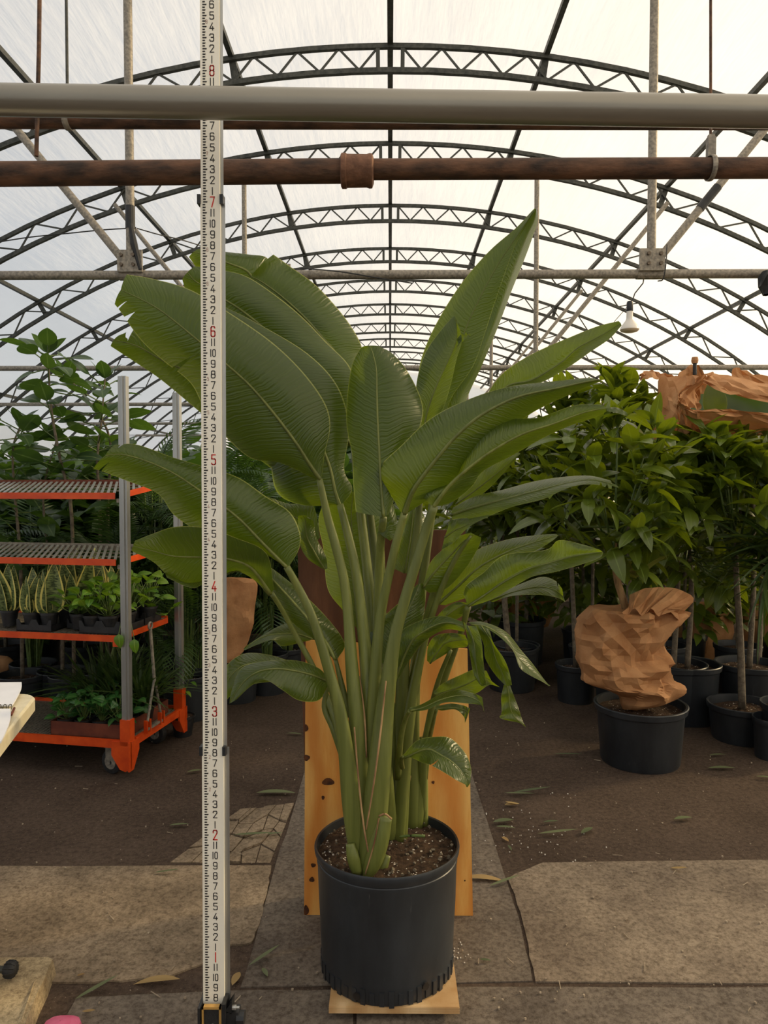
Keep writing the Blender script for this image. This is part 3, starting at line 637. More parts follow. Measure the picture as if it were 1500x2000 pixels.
leaf([(690, 860, 684, 870, 676, 868), (690, 790, 640, 790, 600, 800), (686, 722, 580, 700, 520, 740), (637, 668, 520, 645, 450, 700), (590, 619, 470, 605, 410, 660), (540, 578, 430, 580, 390, 620), (482, 540, 400, 560, 370, 590), (430, 527, 380, 548, 362, 566), (381, 520, 366, 532, 356, 546)], 2.22, 2.15, .05, .05, .12, 0, 'bop_leaf')
leaf([(700, 780, 690, 790, 680, 790), (697, 704, 660, 700, 620, 730), (707, 679, 630, 660, 560, 690), (677, 625, 590, 615, 520, 650), (620, 560, 545, 575, 480, 620), (566, 520, 510, 550, 450, 590), (534, 497, 490, 540, 430, 570)], 2.3, 2.27, .06, .04, .12, 0, 'bop_leaf')
leaf([(640, 640, 600, 650, 560, 660), (580, 570, 545, 580, 500, 600), (529, 545, 500, 550, 450, 575), (523, 505, 480, 528, 420, 560), (486, 497, 440, 512, 400, 545), (432, 491, 410, 500, 385, 525), (388, 486, 378, 492, 369, 502)], 2.31, 2.26, .05, .04, .1, 0, 'bop_leaf')
leaf([(566, 1104, 560, 1108, 552, 1103), (584, 1072, 538, 1086, 512, 1080), (586, 1040, 505, 1052, 468, 1074), (566, 1000, 470, 1016, 424, 1066), (520, 970, 435, 988, 376, 1032), (468, 934, 396, 962, 338, 1004), (415, 916, 342, 926, 308, 964), (340, 894, 290, 902, 245, 938), (266, 868, 240, 888, 198, 920), (222, 870, 205, 890, 182, 916)], 2.0, 1.9, .06, .06, .14, 0, 'bop_leaf', tears=((.95, 'U', .5), (.9, 'W', .6)))
leaf([(535, 1150, 530, 1160, 520, 1150), (520, 1080, 490, 1108, 470, 1118), (460, 1050, 439, 1090, 430, 1128), (400, 1030, 396, 1088, 372, 1146), (342, 1029, 340, 1086, 332, 1128), (300, 1042, 300, 1076, 300, 1098), (264, 1056, 260, 1066, 257, 1076)], 2.05, 1.95, -.06, .05, .12, -.03, 'bop_leaf')
leaf([(534, 1160, 528, 1162, 520, 1156), (500, 1106, 480, 1112, 470, 1114), (440, 1092, 420, 1122, 400, 1140), (380, 1105, 370, 1128, 372, 1148), (328, 1100, 322, 1116, 326, 1128)], 2.1, 2.0, .05, -.05, .1, 0, 'bop_leaf')
leaf([(660, 1286, 655, 1288, 648, 1284), (673, 1256, 634, 1250, 612, 1248), (640, 1208, 594, 1200, 560, 1205), (588, 1156, 545, 1145, 524, 1142), (538, 1115, 512, 1112, 500, 1112), (498, 1090, 493, 1092, 490, 1092)], 2.06, 2.12, .05, .03, .14, 0, 'bop_leaf')
leaf([(642, 1326, 642, 1332, 640, 1340), (624, 1306, 612, 1319, 622, 1368), (590, 1292, 576, 1310, 584, 1368), (545, 1289, 540, 1306, 552, 1348), (490, 1296, 504, 1312, 518, 1328), (466, 1312, 475, 1333, 490, 1340), (452, 1350, 448, 1374, 462, 1366)], 2.05, 1.95, .05, -.02, .15, -.03, 'bop_leaf', 3)
leaf([(610, 1310, 600, 1318, 590, 1320), (545, 1284, 540, 1300, 540, 1330), (493, 1275, 490, 1296, 500, 1335), (462, 1283, 460, 1310, 465, 1345), (436, 1306, 437, 1340, 442, 1368)], 2.12, 2.05, .05, -.02, .1, 0, 'bop_leaf', 2)
leaf([(614, 1243, 612, 1248, 600, 1252), (590, 1222, 580, 1238, 552, 1262), (560, 1218, 548, 1238, 534, 1250), (520, 1236, 512, 1244, 505, 1258), (480, 1262, 476, 1267, 478, 1270)], 2.25, 2.18, .03, -.04, .1, 0, 'bop_leaf', 2)
leaf([(625, 1050, 620, 1056, 612, 1050), (610, 985, 585, 1015, 580, 1040), (565, 984, 545, 1000, 530, 1020), (512, 966, 505, 972, 500, 980)], 2.3, 2.28, .03, .02, .1, 0, 'bop_leaf', 2)
leaf([(640, 1110, 634, 1112, 628, 1110), (636, 1085, 618, 1085, 600, 1090), (618, 1050, 600, 1050, 585, 1060), (612, 1020, 596, 1015, 582, 1016), (600, 1008, 590, 1006, 582, 1008)], 2.25, 2.2, .03, .03, .1, 0, 'bop_leaf', 2)
# --- centre
leaf([(758, 1006, 749, 1010, 695, 1000), (775, 960, 745, 960, 690, 945), (800, 890, 741, 890, 688, 890), (822, 830, 738, 830, 677, 830), (825, 788, 736, 770, 679, 765), (800, 732, 735, 722, 688, 712), (768, 692, 728, 690, 702, 684), (740, 676, 722, 675, 708, 677)], 2.02, 2.06, .06, .06, .15, 0, 'bop_leaf', 3.5)
leaf([(742, 1225, 700, 1230, 672, 1195), (752, 1150, 695, 1150, 640, 1150), (750, 1060, 690, 1070, 632, 1075), (742, 1000, 686, 1010, 622, 1015), (728, 965, 690, 960, 640, 965)], 2.3, 2.32, .05, .05, .14, 0, 'bop_leaf', 3)
leaf([(836, 1110, 790, 1120, 768, 1110), (838, 1060, 800, 1060, 775, 1060), (832, 1015, 806, 1012, 786, 1018), (815, 985, 806, 985, 798, 988)], 2.3, 2.34, .04, .04, .1, 0, 'bop_leaf', 2)
leaf([(790, 1290, 762, 1300, 722, 1285), (812, 1240, 778, 1240, 722, 1232), (828, 1200, 796, 1195, 756, 1198), (830, 1160, 812, 1160, 792, 1166), (826, 1140, 820, 1140, 814, 1142)], 2.1, 2.14, .05, .05, .14, 0, 'bop_leaf', 2)
leaf([(762, 1056, 752, 1050, 738, 1040), (778, 1040, 758, 1010, 745, 1000), (768, 985, 756, 975, 746, 965), (758, 955, 752, 950, 748, 946)], 2.08, 2.08, .03, .02, .1, 0, 'bop_leaf', 0)
# --- right group
leaf([(784, 1002, 790, 1004, 796, 1002), (768, 974, 800, 974, 824, 984), (736, 923, 814, 947, 856, 968), (788, 866, 848, 902, 896, 938), (840, 818, 889, 854, 934, 895), (905, 784, 940, 811, 980, 852), (990, 756, 1010, 776, 1040, 806), (1088, 744, 1090, 758, 1100, 776), (1150, 738, 1160, 743, 1165, 748), (1176, 744, 1177, 745, 1176, 747)], 2.02, 1.95, .06, .05, .13, -.02, 'bop_leaf', 6)
leaf([(838, 984, 847, 990, 856, 988), (826, 962, 862, 968, 884, 980), (888, 938, 884, 942, 922, 950), (906, 880, 918, 912, 944, 920), (930, 845, 962, 880, 1000, 890), (986, 819, 1020, 848, 1060, 856), (1050, 816, 1080, 828, 1112, 832), (1120, 792, 1140, 806, 1160, 816), (1175, 790, 1184, 797, 1188, 802)], 2.0, 1.93, .04, .05, .13, 0, 'bop_leaf', 5)
leaf([(1184, 796, 1184, 800, 1184, 803), (1205, 796, 1204, 800, 1202, 806), (1225, 806, 1226, 810, 1226, 813)], 1.93, 1.93, .01, -.01, .05, 0, 'bop_leaf', 0, nc=3)
R0S = [(808, 830, 870, 830, 905, 800), (815, 760, 880, 780, 916, 768), (822, 704, 924, 715, 942, 712), (850, 636, 948, 648, 972, 640), (898, 558, 966, 592, 1000, 566), (954, 492, 988, 528, 1026, 502), (1008, 445, 1010, 472, 1042, 458), (1036, 415, 1038, 424, 1050, 432), (1044, 407, 1046, 408, 1048, 409)]
R0 = leaf([(a, b, (a*.4+c*.6), (b*.4+d*.6), c, d) for a, b, c, d, e, f in R0S], 2.26, 2.18, .02, .0, .06, .02, 'bop_leaf', 1.5)
leaf([(c, d, c*.5+e*.5, d*.5+f*.5, e, f) for a, b, c, d, e, f in R0S], 2.26, 2.18, .0, .09, .05, .02, 'bop_leaf', 0, parent=R0, name='curled_margin', nc=4)
leaf([(824, 850, 826, 850, 830, 850), (814, 790, 836, 800, 862, 806), (814, 745, 856, 745, 880, 752), (830, 690, 880, 694, 892, 700), (860, 646, 892, 660, 902, 664), (886, 617, 890, 620, 894, 630)], 2.16, 2.2, .03, -.06, .06, 0, 'bop_leaf', 2)
leaf([(892, 662, 894, 668, 897, 676), (905, 650, 908, 656, 908, 662), (918, 652, 919, 654, 918, 656)], 2.17, 2.14, 0, -.01, .05, 0, 'bop_leaf', 0, nc=3)
leaf([(940, 790, 950, 800, 960, 800), (970, 742, 990, 755, 1010, 760), (1003, 713, 1040, 742, 1060, 746), (1050, 686, 1096, 708, 1112, 716), (1110, 660, 1128, 680, 1152, 688), (1165, 638, 1176, 654, 1190, 662), (1208, 627, 1212, 631, 1214, 636)], 2.2, 2.08, .03, -.06, .1, 0, 'bop_leaf', 2.5)
leaf([(884, 992, 880, 1006, 884, 1016), (925, 970, 930, 990, 940, 1012), (980, 957, 990, 974, 1000, 990), (1040, 941, 1050, 958, 1060, 975), (1095, 932, 1105, 944, 1112, 952), (1150, 929, 1155, 937, 1158, 946), (1192, 938, 1195, 945, 1194, 955)], 2.15, 2.02, .08, -.05, .14, 0, 'bop_leaf', 3, tears=((.9, 'W', .9), (.95, 'W', .9)))
leaf([(895, 975, 890, 985, 884, 990), (930, 930, 932, 955, 940, 966), (965, 905, 970, 925, 980, 928), (1014, 884, 1016, 886, 1014, 888)], 2.2, 2.16, .03, .02, .1, 0, 'bop_leaf', 2)
leaf([(880, 1015, 868, 1050, 862, 1075), (900, 1012, 890, 1035, 885, 1060), (930, 1010, 920, 1022, 915, 1030), (958, 1005, 952, 1010, 948, 1012)], 2.12, 2.08, .02, -.02, .1, 0, 'bop_leaf', 2)
leaf([(824, 1152, 826, 1148, 838, 1158), (840, 1100, 850, 1116, 872, 1150), (866, 1072, 880, 1084, 910, 1110), (890, 1050, 905, 1058, 934, 1070), (920, 1040, 926, 1044, 940, 1050)], 2.15, 2.1, .02, .03, .12, 0, 'bop_leaf', 3)
leaf([(852, 1172, 856, 1180, 870, 1182), (885, 1120, 900, 1140, 925, 1160), (925, 1078, 940, 1105, 960, 1125), (990, 1054, 1000, 1074, 1020, 1090), (1050, 1045, 1060, 1054, 1060, 1068), (1086, 1043, 1090, 1046, 1082, 1054)], 2.2, 2.08, .06, -.04, .12, 0, 'bop_leaf', 3)
leaf([(905, 1160, 914, 1184, 925, 1183), (912, 1142, 950, 1160, 962, 1170), (944, 1118, 985, 1136, 1000, 1148), (985, 1084, 1030, 1112, 1040, 1126), (1066, 1074, 1070, 1100, 1080, 1118), (1092, 1055, 1120, 1086, 1130, 1104), (1140, 1064, 1160, 1080, 1170, 1090), (1172, 1074, 1177, 1078, 1178, 1080)], 2.1, 1.98, .03, -.06, .12, 0, 'bop_leaf', 3)
leaf([(950, 1170, 956, 1173, 962, 1176), (1006, 1145, 1004, 1156, 1000, 1164), (1056, 1127, 1050, 1146, 1056, 1162), (1084, 1134, 1082, 1152, 1090, 1168), (1098, 1150, 1100, 1165, 1104, 1176)], 2.16, 2.06, .05, -.04, .1, 0, 'bop_leaf', 2, tears=((.8, 'U', .6),))
leaf([(846, 1215, 850, 1222, 850, 1228), (866, 1190, 880, 1196, 900, 1205), (892, 1176, 905, 1182, 915, 1186), (916, 1178, 920, 1182, 922, 1184)], 2.15, 2.12, .02, .02, .1, 0, 'bop_leaf', 2)
# sun-struck torn leaf and its hanging lobes
leaf([(752, 1330, 765, 1345, 778, 1325), (775, 1245, 800, 1260, 800, 1290), (812, 1216, 830, 1232, 830, 1252), (862, 1203, 868, 1216, 870, 1230), (903, 1214, 905, 1222, 908, 1234)], 2.08, 2.02, .04, .03, .14, 0, 'bop_leaf', 3)
leaf([(905, 1214, 914, 1222, 930, 1222), (912, 1240, 926, 1256, 940, 1250), (918, 1280, 930, 1300, 944, 1290), (926, 1320, 938, 1334, 948, 1326), (940, 1340, 946, 1340, 951, 1338)], 2.02, 1.98, .02, -.03, .12, 0, 'bop_leaf', 1.5)
leaf([(926, 1220, 940, 1222, 956, 1230), (944, 1256, 958, 1250, 964, 1256), (948, 1286, 968, 1286, 984, 1286), (966, 1316, 980, 1312, 994, 1310), (984, 1336, 988, 1340, 1000, 1338)], 2.03, 1.98, .03, -.03, .12, 0, 'bop_leaf', 1.5)
leaf([(915, 1215, 920, 1220, 930, 1222), (945, 1215, 950, 1224, 962, 1234), (988, 1234, 990, 1250, 1000, 1268), (1018, 1270, 1014, 1286, 1014, 1302), (1040, 1296, 1036, 1308, 1030, 1316), (1062, 1326, 1064, 1332, 1060, 1332), (1072, 1338, 1074, 1339, 1072, 1340)], 2.05, 1.98, .05, -.03, .12, 0, 'bop_leaf', 1.5)
leaf([(984, 1338, 990, 1336, 996, 1338), (979, 1362, 994, 1358, 1004, 1360), (980, 1390, 996, 1380, 1013, 1384), (978, 1403, 1004, 1398, 1020, 1406), (1016, 1412, 1022, 1416, 1027, 1420)], 2.0, 2.0, .0, .01, .08, 0, 'bop_leaf', 1, tears=((.6, 'U', .5),))
leaf([(834, 1290, 840, 1296, 850, 1290), (836, 1262, 856, 1272, 876, 1274), (850, 1242, 870, 1256, 884, 1266), (880, 1236, 895, 1250, 910, 1264), (908, 1240, 913, 1250, 914, 1258)], 2.14, 2.1, .03, .02, .1, 0, 'bop_leaf', 2)
leaf([(800, 1382, 800, 1388, 806, 1390), (822, 1376, 826, 1382, 834, 1386), (860, 1356, 862, 1366, 870, 1372), (892, 1347, 900, 1358, 912, 1374), (925, 1354, 930, 1366, 940, 1378), (942, 1362, 944, 1380, 946, 1392)], 2.04, 1.98, .05, -.02, .12, 0, 'bop_leaf', 2)
leaf([(846, 1352, 850, 1358, 862, 1370), (866, 1334, 880, 1348, 890, 1364), (900, 1318, 912, 1336, 930, 1354), (925, 1308, 940, 1322, 955, 1338), (950, 1310, 960, 1330, 976, 1342)], 2.18, 2.1, .04, -.02, .12, 0, 'bop_leaf', 2)
leaf([(850, 1380, 852, 1384, 862, 1388), (880, 1374, 884, 1382, 890, 1386), (906, 1378, 910, 1388, 906, 1400), (918, 1384, 914, 1396, 908, 1412)], 2.1, 2.08, .02, -.01, .1, 0, 'bop_leaf', 1)
leaf([(786, 1476, 790, 1480, 800, 1478), (815, 1446, 832, 1463, 826, 1490), (850, 1439, 860, 1474, 840, 1494), (880, 1442, 885, 1490, 866, 1508), (908, 1470, 903, 1510, 892, 1524), (920, 1500, 912, 1528, 908, 1532), (919, 1528, 913, 1537, 911, 1537)], 2.06, 2.0, .05, -.05, .15, -.02, 'bop_leaf', 2.5, tears=((.36, 'W', .85),))
# --- stalks (upper) and sheathing stems (lower)
petiole([(624, 936, 2.05, 6), (640, 1010, 2.06, 8), (654, 1060, 2.06, 9), (671, 1128, 2.06, 9.5), (680, 1200, 2.06, 10.5), (687, 1300, 2.05, 13), (696, 1400, 2.04, 16), (704, 1520, 2.035, 18), (711, 1640, 2.03, 16), (713, 1710, 2.03, 12)])
petiole([(664, 985, 2.12, 7), (679, 1042, 2.11, 8.5), (696, 1121, 2.1, 10), (708, 1220, 2.09, 12), (716, 1300, 2.08, 14), (722, 1400, 2.06, 16), (722, 1540, 2.05, 16), (716, 1700, 2.04, 12)])
petiole([(560, 1107, 2.0, 7), (584, 1150, 2.01, 8), (606, 1196, 2.01, 9), (625, 1250, 2.01, 10), (645, 1319, 2.01, 11), (664, 1390, 2.01, 13), (676, 1470, 2.01, 16), (686, 1560, 2.01, 20), (697, 1640, 2.01, 20), (708, 1712, 2.015, 13)], flat=.6)
petiole([(790, 1002, 2.02, 7), (774, 1059, 2.03, 8.5), (758, 1130, 2.04, 9), (743, 1205, 2.05, 10), (734, 1298, 2.05, 12), (728, 1400, 2.05, 14), (724, 1520, 2.05, 14), (718, 1700, 2.05, 10)])
petiole([(848, 988, 2.0, 9), (829, 1044, 2.01, 10), (811, 1104, 2.01, 10.5), (791, 1170, 2.01, 11), (772, 1242, 2.01, 12.5), (760, 1320, 2.01, 16), (750, 1400, 2.01, 20), (741, 1500, 2.0, 24), (731, 1600, 2.0, 26), (718, 1680, 2.0, 20), (711, 1716, 2.005, 11)], flat=.55)
petiole([(530, 1158, 2.05, 5), (556, 1200, 2.08, 5), (580, 1245, 2.1, 5.5), (606, 1292, 2.1, 6), (628, 1340, 2.08, 7), (652, 1395, 2.05, 8), (668, 1450, 2.03, 9)])
petiole([(655, 1286, 2.08, 4), (668, 1340, 2.07, 6), (682, 1400, 2.06, 8)])
petiole([(642, 1330, 2.06, 4), (634, 1380, 2.06, 6), (650, 1420, 2.05, 7), (668, 1470, 2.04, 8)])
petiole([(749, 1010, 2.06, 7), (742, 1080, 2.12, 9), (738, 1200, 2.14, 10), (738, 1350, 2.12, 12), (730, 1500, 2.08, 14)])
petiole([(690, 870, 2.22, 6), (704, 1000, 2.2, 9), (716, 1100, 2.18, 10), (726, 1200, 2.16, 12), (734, 1320, 2.14, 14), (738, 1480, 2.1, 16), (730, 1640, 2.07, 12)])
petiole([(698, 790, 2.3, 5), (722, 1000, 2.28, 8), (740, 1150, 2.26, 10), (752, 1300, 2.24, 13), (764, 1450, 2.22, 15), (772, 1560, 2.21, 16), (776, 1650, 2.21, 15)])
petiole([(826, 850, 2.18, 5), (818, 1000, 2.2, 7), (806, 1100, 2.21, 9), (794, 1200, 2.22, 10), (786, 1350, 2.22, 14), (784, 1500, 2.22, 18), (782, 1652, 2.21, 14)])
petiole([(870, 800, 2.3, 6), (850, 950, 2.3, 8), (830, 1100, 2.3, 9), (815, 1250, 2.3, 10), (806, 1400, 2.3, 14), (804, 1520, 2.3, 18), (806, 1622, 2.3, 16)])
petiole([(884, 1012, 2.15, 5), (868, 1080, 2.18, 6), (846, 1160, 2.2, 7), (826, 1240, 2.22, 8), (806, 1340, 2.22, 10), (794, 1440, 2.22, 13), (786, 1560, 2.22, 14)])
petiole([(920, 1046, 2.1, 3), (890, 1090, 2.12, 5), (862, 1150, 2.14, 6), (838, 1220, 2.16, 7), (818, 1300, 2.17, 9), (800, 1400, 2.18, 12), (786, 1520, 2.19, 14), (778, 1648, 2.2, 12)])
petiole([(914, 1184, 2.12, 6), (902, 1230, 2.16, 6), (880, 1290, 2.22, 7), (856, 1360, 2.26, 8), (836, 1430, 2.28, 9), (822, 1520, 2.3, 12), (812, 1620, 2.3, 14)])
petiole([(880, 1270, 2.14, 4), (856, 1330, 2.2, 5), (840, 1400, 2.26, 7), (828, 1480, 2.28, 8), (824, 1600, 2.31, 9)])
petiole([(800, 1388, 2.04, 4), (790, 1410, 2.08, 5), (782, 1450, 2.12, 6), (776, 1520, 2.18, 8)])
petiole([(852, 1384, 2.1, 3), (846, 1412, 2.16, 4), (838, 1450, 2.26, 5), (830, 1520, 2.3, 6)])
petiole([(788, 1478, 2.06, 4), (784, 1484, 2.1, 4), (786, 1500, 2.16, 5)])
# back stems and cut sheaths at the soil
petiole([(826, 1440, 2.31, 7), (828, 1520, 2.31, 8), (828, 1612, 2.31, 9)], name='stem')
petiole([(745, 1380, 2.12, 12), (752, 1500, 2.15, 15), (762, 1600, 2.19, 14), (770, 1655, 2.21, 12)], name='stem')
petiole([(752, 1594, 1.99, 15), (742, 1640, 1.985, 19), (728, 1685, 1.985, 18), (716, 1714, 1.99, 9)], name='cut_stem', flat=.55)
petiole([(684, 1648, 1.99, 9), (690, 1676, 1.985, 13), (698, 1706, 1.99, 11)], name='cut_stem', flat=.5)
petiole([(756, 1670, 2.05, 8), (748, 1694, 2.04, 10), (742, 1704, 2.04, 8)], name='cut_stem', flat=.6)
for e in ([(692, 1420, 1.985, 1.6), (700, 1520, 1.98, 2), (710, 1610, 1.975, 2), (719, 1664, 1.965, 1.5)], [(754, 1330, 1.985, 1.6), (742, 1440, 1.972, 2.2), (730, 1530, 1.965, 2), (715, 1620, 1.96, 1.6)], [(740, 1598, 1.975, 1.5), (730, 1650, 1.97, 1.6), (713, 1708, 1.975, 1.4)],
          [(702, 1320, 2.05, 1.5), (712, 1400, 2.035, 2), (716, 1480, 2.02, 1.5)], [(802, 1515, 2.27, 1.5), (792, 1570, 2.265, 1.5), (786, 1618, 2.265, 1.2)], [(740, 1594, 1.97, 2), (752, 1590, 1.968, 2.5), (765, 1600, 1.972, 2)]):
    petiole(e, 'sheath_edge', .6, 'sheath_margin', 6)
petiole([(780, 1635, 2.1, 2), (800, 1632, 2.1, 3), (830, 1633, 2.1, 3.2)], 'green_stem', .6, 'cut_stalk_piece', 6)
# ================================================================ foliage generators
def blade(name, W, fold=.15, droop=.25, nl=6, shape=.9, mat=None, twist=0.0, base=.0):
    """unit-length leaf along +X with a fold along the midrib; W = full width"""
    mb = MB(); mb.uv = []
    for i in range(nl+1):
        t = i/nl; w = W/2*(max(0, math.sin(math.pi*t**shape))**.8+base*(1-t)); z = -droop*t*t+.1*t; x = t*(1-.12*droop*t)
        for j, s in enumerate((-1, -.55, 0, .55, 1)):
            a = twist*t; y0 = s*w; z0 = abs(s)*w*fold*2 - (abs(s)**3)*w*fold*1.2
            mb.v.append((x, y0*math.cos(a), z+z0+y0*math.sin(a))); mb.uv.append((j/4, t))
    for i in range(nl):
        for j in range(4): a = i*5+j; mb.f.append((a, a+1, a+6, a+5))
    me = mb.mesh(name, True); 
    if mat: me.materials.append(M[mat])
    return me
def variants(name, mat, specs): return [blade(name, *s[:5], mat=mat, twist=s[5] if len(s) > 5 else 0.0, base=s[6] if len(s) > 6 else 0.0) for s in specs]
BUSH = variants('leaf', 'bush_leaf', [(.4, .2, .25), (.44, .15, .5), (.36, .25, .1), (.42, .1, .7)])
FIC = variants('leaf', 'ficus_leaf', [(.62, .12, .2, 6, .85), (.56, .2, .4, 6, .85), (.66, .08, .05, 6, .85)])
POTH = variants('leaf', 'pothos_leaf', [(.66, .2, .35, 6, .7), (.6, .15, .6, 6, .7), (.7, .25, .2, 6, .7)])
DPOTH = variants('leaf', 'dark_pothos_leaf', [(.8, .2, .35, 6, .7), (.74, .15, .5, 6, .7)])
GRASS = variants('blade', 'grass_leaf', [(.06, .4, .5, 7, .5), (.05, .4, .9, 7, .5), (.07, .4, .2, 7, .5)])
SNAKE = variants('leaf', 'snake_leaf', [(.34, .3, 0, 8, .62, .4, .35), (.3, .25, .08, 8, .6, -.5, .35), (.36, .25, -.06, 8, .62, .15, .35)])
for v in SNAKE: v.materials.clear(); v.materials.append(M['snake_leaf'])
def frond_mesh(nl, wl, arch_, mat, name='frond', spread=1.05):
    mb = MB(); pts = []
    for i in range(13):
        t = i/12; a = .9-arch_*t; pts.append(Vector((t*.92 if i == 0 else pts[-1].x+math.cos(a)/12, 0, 0 if i == 0 else pts[-1].z+math.sin(a)/12)))
    mb.tube(pts, [.008*(1-.8*i/12) for i in range(13)], 4)
    for i in range(nl):
        t = .2+.8*i/(nl-1); k = min(11, int(t*12)); f = t*12-k; p = pts[k].lerp(pts[k+1], f); d = (pts[k+1]-pts[k]).normalized()
        L = wl*(math.sin(math.pi*(.12+.8*t))**.7)
        for s in (-1, 1):
            dr = (d*.75+Vector((0, s*spread, -.15))).normalized(); nrm = dr.cross(d).normalized(); w = .016
            q = p+dr*L*.5+Vector((0, 0, .01)); e = p+dr*L-Vector((0, 0, .12*L)); side = d*w
            mb.add([p, q-side, e, q+side], [(0, 1, 2, 3)])
    me = mb.mesh(name, False); me.materials.append(M[mat]); return me
FROND = [frond_mesh(20, .3, 1.4, 'palm_leaf'), frond_mesh(18, .34, 1.9, 'palm_leaf'), frond_mesh(22, .26, 1.0, 'palm_leaf')]
def inst(me, name, parent, d, loc, sc, up=(0, 0, 1), roll=0.0):
    o = bpy.data.objects.new(name, me); COL.objects.link(o); o.parent = parent
    o.matrix_basis = frame(d, up, Vector(loc)-ORG[parent], sc, roll); return o
def join_add(acc, me_np, m):
    v, f = me_np; R = np.array(m.to_3x3()); t = np.array(m.translation); acc[0].append(v @ R.T+t); acc[1].append(f+acc[2]); acc[2] += len(v)
def np_mesh(me):
    v = np.empty(len(me.vertices)*3); me.vertices.foreach_get('co', v); f = np.array([tuple(p.vertices) for p in me.polygons]); return v.reshape(-1, 3), f
def join_build(acc, name, mat, parent):
    v = np.concatenate(acc[0])-np.array(ORG[parent]); f = np.concatenate(acc[1]); me = bpy.data.meshes.new(name)
    me.from_pydata(v.tolist(), [], f.tolist()); me.materials.append(M[mat]); me.polygons.foreach_set('use_smooth', [True]*len(me.polygons)); return stuff(put(name, me, None, parent))
def pot_at(parent, c, r, h, soil=True, n=36, mat='pot_black'):
    mb = MB(); mb.lathe([(.001, .006), (r*.8, .006), (r*.84, 0), (r*.86, .01), (r*.94, h-.045), (r*.95, h-.04), (r*1.0, h-.032), (r*1.02, h-.004), (r*1.0, h), (r*.95, h-.002), (r*.93, h-.04), (r*.9, h-.1)], c, n, lambda a, z: .008*math.sin(2*a+c[0]*9))
    p = autosmooth(mb.build('pot', mat, parent), 35)
    if soil: soil_disc(c, r*.925, h-.045, parent, 24, .006)
    return p
def rim_pot(x, yr, Y, wpx):   # pot seen at column x, rim centre row yr, centre depth Y, rim width in px -> base point, radius, height
    c = P(x, yr, Y); return Vector((c.x, c.y, 0)), wpx/2*Y/F, c.z
# ================================================================ trees on the right
def tree(label, base, trunk, crown, rad, nt, nl, L, seed, pot=None, tr=.016, leafset=BUSH, group=None, name='potted_tree', tmat='trunk', back=.35):
    """base: ground point; trunk: list of points; crown: centre; rad: radii"""
    r = random.Random(seed); t = thing(name, label, 'potted plant', base, group)
    if pot: pot_at(t, base, pot[0], pot[1])
    mb = MB(); mb.tube([tuple(p) for p in crom(trunk, 4)], [tr*(1-.3*i/(4*(len(trunk)-1))) for i in range(4*(len(trunk)-1)+1)], 8); mb.build('trunk', tmat, t, smooth=True)
    top = Vector(trunk[-1]); tips = []; c = Vector(crown)
    while len(tips) < nt:
        d = Vector((r.gauss(0, 1), r.gauss(0, 1), r.gauss(0, 1))).normalized()
        if d.y > back or d.z < -.8: continue
        q = r.uniform(.55, 1.0)**.6; p = c+Vector((d.x*rad[0]*q, d.y*rad[1]*q, d.z*rad[2]*q))
        if all((p-o).length > .36*L for o, _ in tips): tips.append((p, d))
        elif r.random() < .05: tips.append((p, d))
    br = MB()
    for p, d in tips:
        if r.random() < .6: m = top.lerp(p, .5)+Vector((0, 0, -.06)); br.tube([top+Vector((0, 0, r.uniform(-.12, .1))), m, p], [.008, .006, .003], 5)
    if br.v: stuff(br.build('branches', 'green_stem', t, smooth=True))
    k = 0
    for p, d in tips:
        n = max(4, int(nl/nt+r.uniform(-1.5, 1.5))); ph = r.uniform(0, 6.28)
        for i in range(n):
            if k >= 298: break
            k += 1; a = ph+i*2.4; el = r.uniform(-.55, .75) if i < n-2 else r.uniform(.5, 1.3)
            v = Vector((math.cos(a)*math.cos(el), math.sin(a)*math.cos(el), math.sin(el)))+d*.35
            inst(r.choice(leafset), 'leaf', t, v, p-Vector((0, 0, .012*i)), L*r.uniform(.7, 1.15), roll=r.uniform(-.5, .5))
    return t
SPT = 'potted trees crowding the right side'
def cr(x, y, Y): return tuple(P(x, y, Y))
b, rr_, h = rim_pot(1251, 1372, 3.9, 176)
tree('leafy green tree with a forked tan trunk rising out of the crumpled paper wrap', b, [(b.x-.03, b.y, h-.05), P(1235, 1280, 3.88), P(1222, 1190, 3.86), P(1205, 1130, 3.86), P(1200, 1060, 3.86)], cr(1192, 965, 3.88), (.36, .34, .5), 46, 292, .185, 1, (rr_, h), .024, group=SPT)
b, rr_, h = rim_pot(1450, 1372, 4.25, 130)
tree('bushy tree with a straight grey trunk in the pot beside the paper-wrapped one', b, [(b.x, b.y, h-.05), P(1446, 1250, 4.25), P(1440, 1160, 4.25), P(1435, 1060, 4.25)], cr(1400, 960, 4.2), (.4, .34, .4), 44, 285, .18, 2, (rr_, h), .021, group=SPT, tmat='trunk_grey')
b, rr_, h = rim_pot(1125, 1295, 5.0, 80)
tree('dense green tree in the small pot left of the paper-wrapped one', b, [(b.x, b.y, h-.05), P(1118, 1150, 5.0), P(1110, 1000, 5.0)], cr(1095, 900, 4.95), (.36, .34, .5), 40, 250, .19, 3, (rr_, h), .018, group=SPT, tmat='trunk_grey')
b = Vector((P(1225, 900, 4.75).x, 4.75, 0))
tree('tall tree with bright top leaves left of the upper kraft paper bag', b, [(b.x, b.y, .3), (b.x+.02, b.y, .9), (b.x, b.y, 1.6)], cr(1180, 835, 4.75), (.28, .28, .34), 38, 240, .19, 4, (.2, .36), .018, group=SPT, tmat='trunk_grey')
b = Vector((P(1470, 900, 4.6).x, 4.6, 0))
tree('tree with broad pale leaves below the upper kraft paper bag', b, [(b.x, b.y, .3), (b.x+.02, b.y, .9), (b.x, b.y, 1.5)], cr(1460, 915, 4.4), (.42, .28, .16), 36, 200, .19, 5, (.2, .36), .018, group=SPT, tmat='trunk_grey')
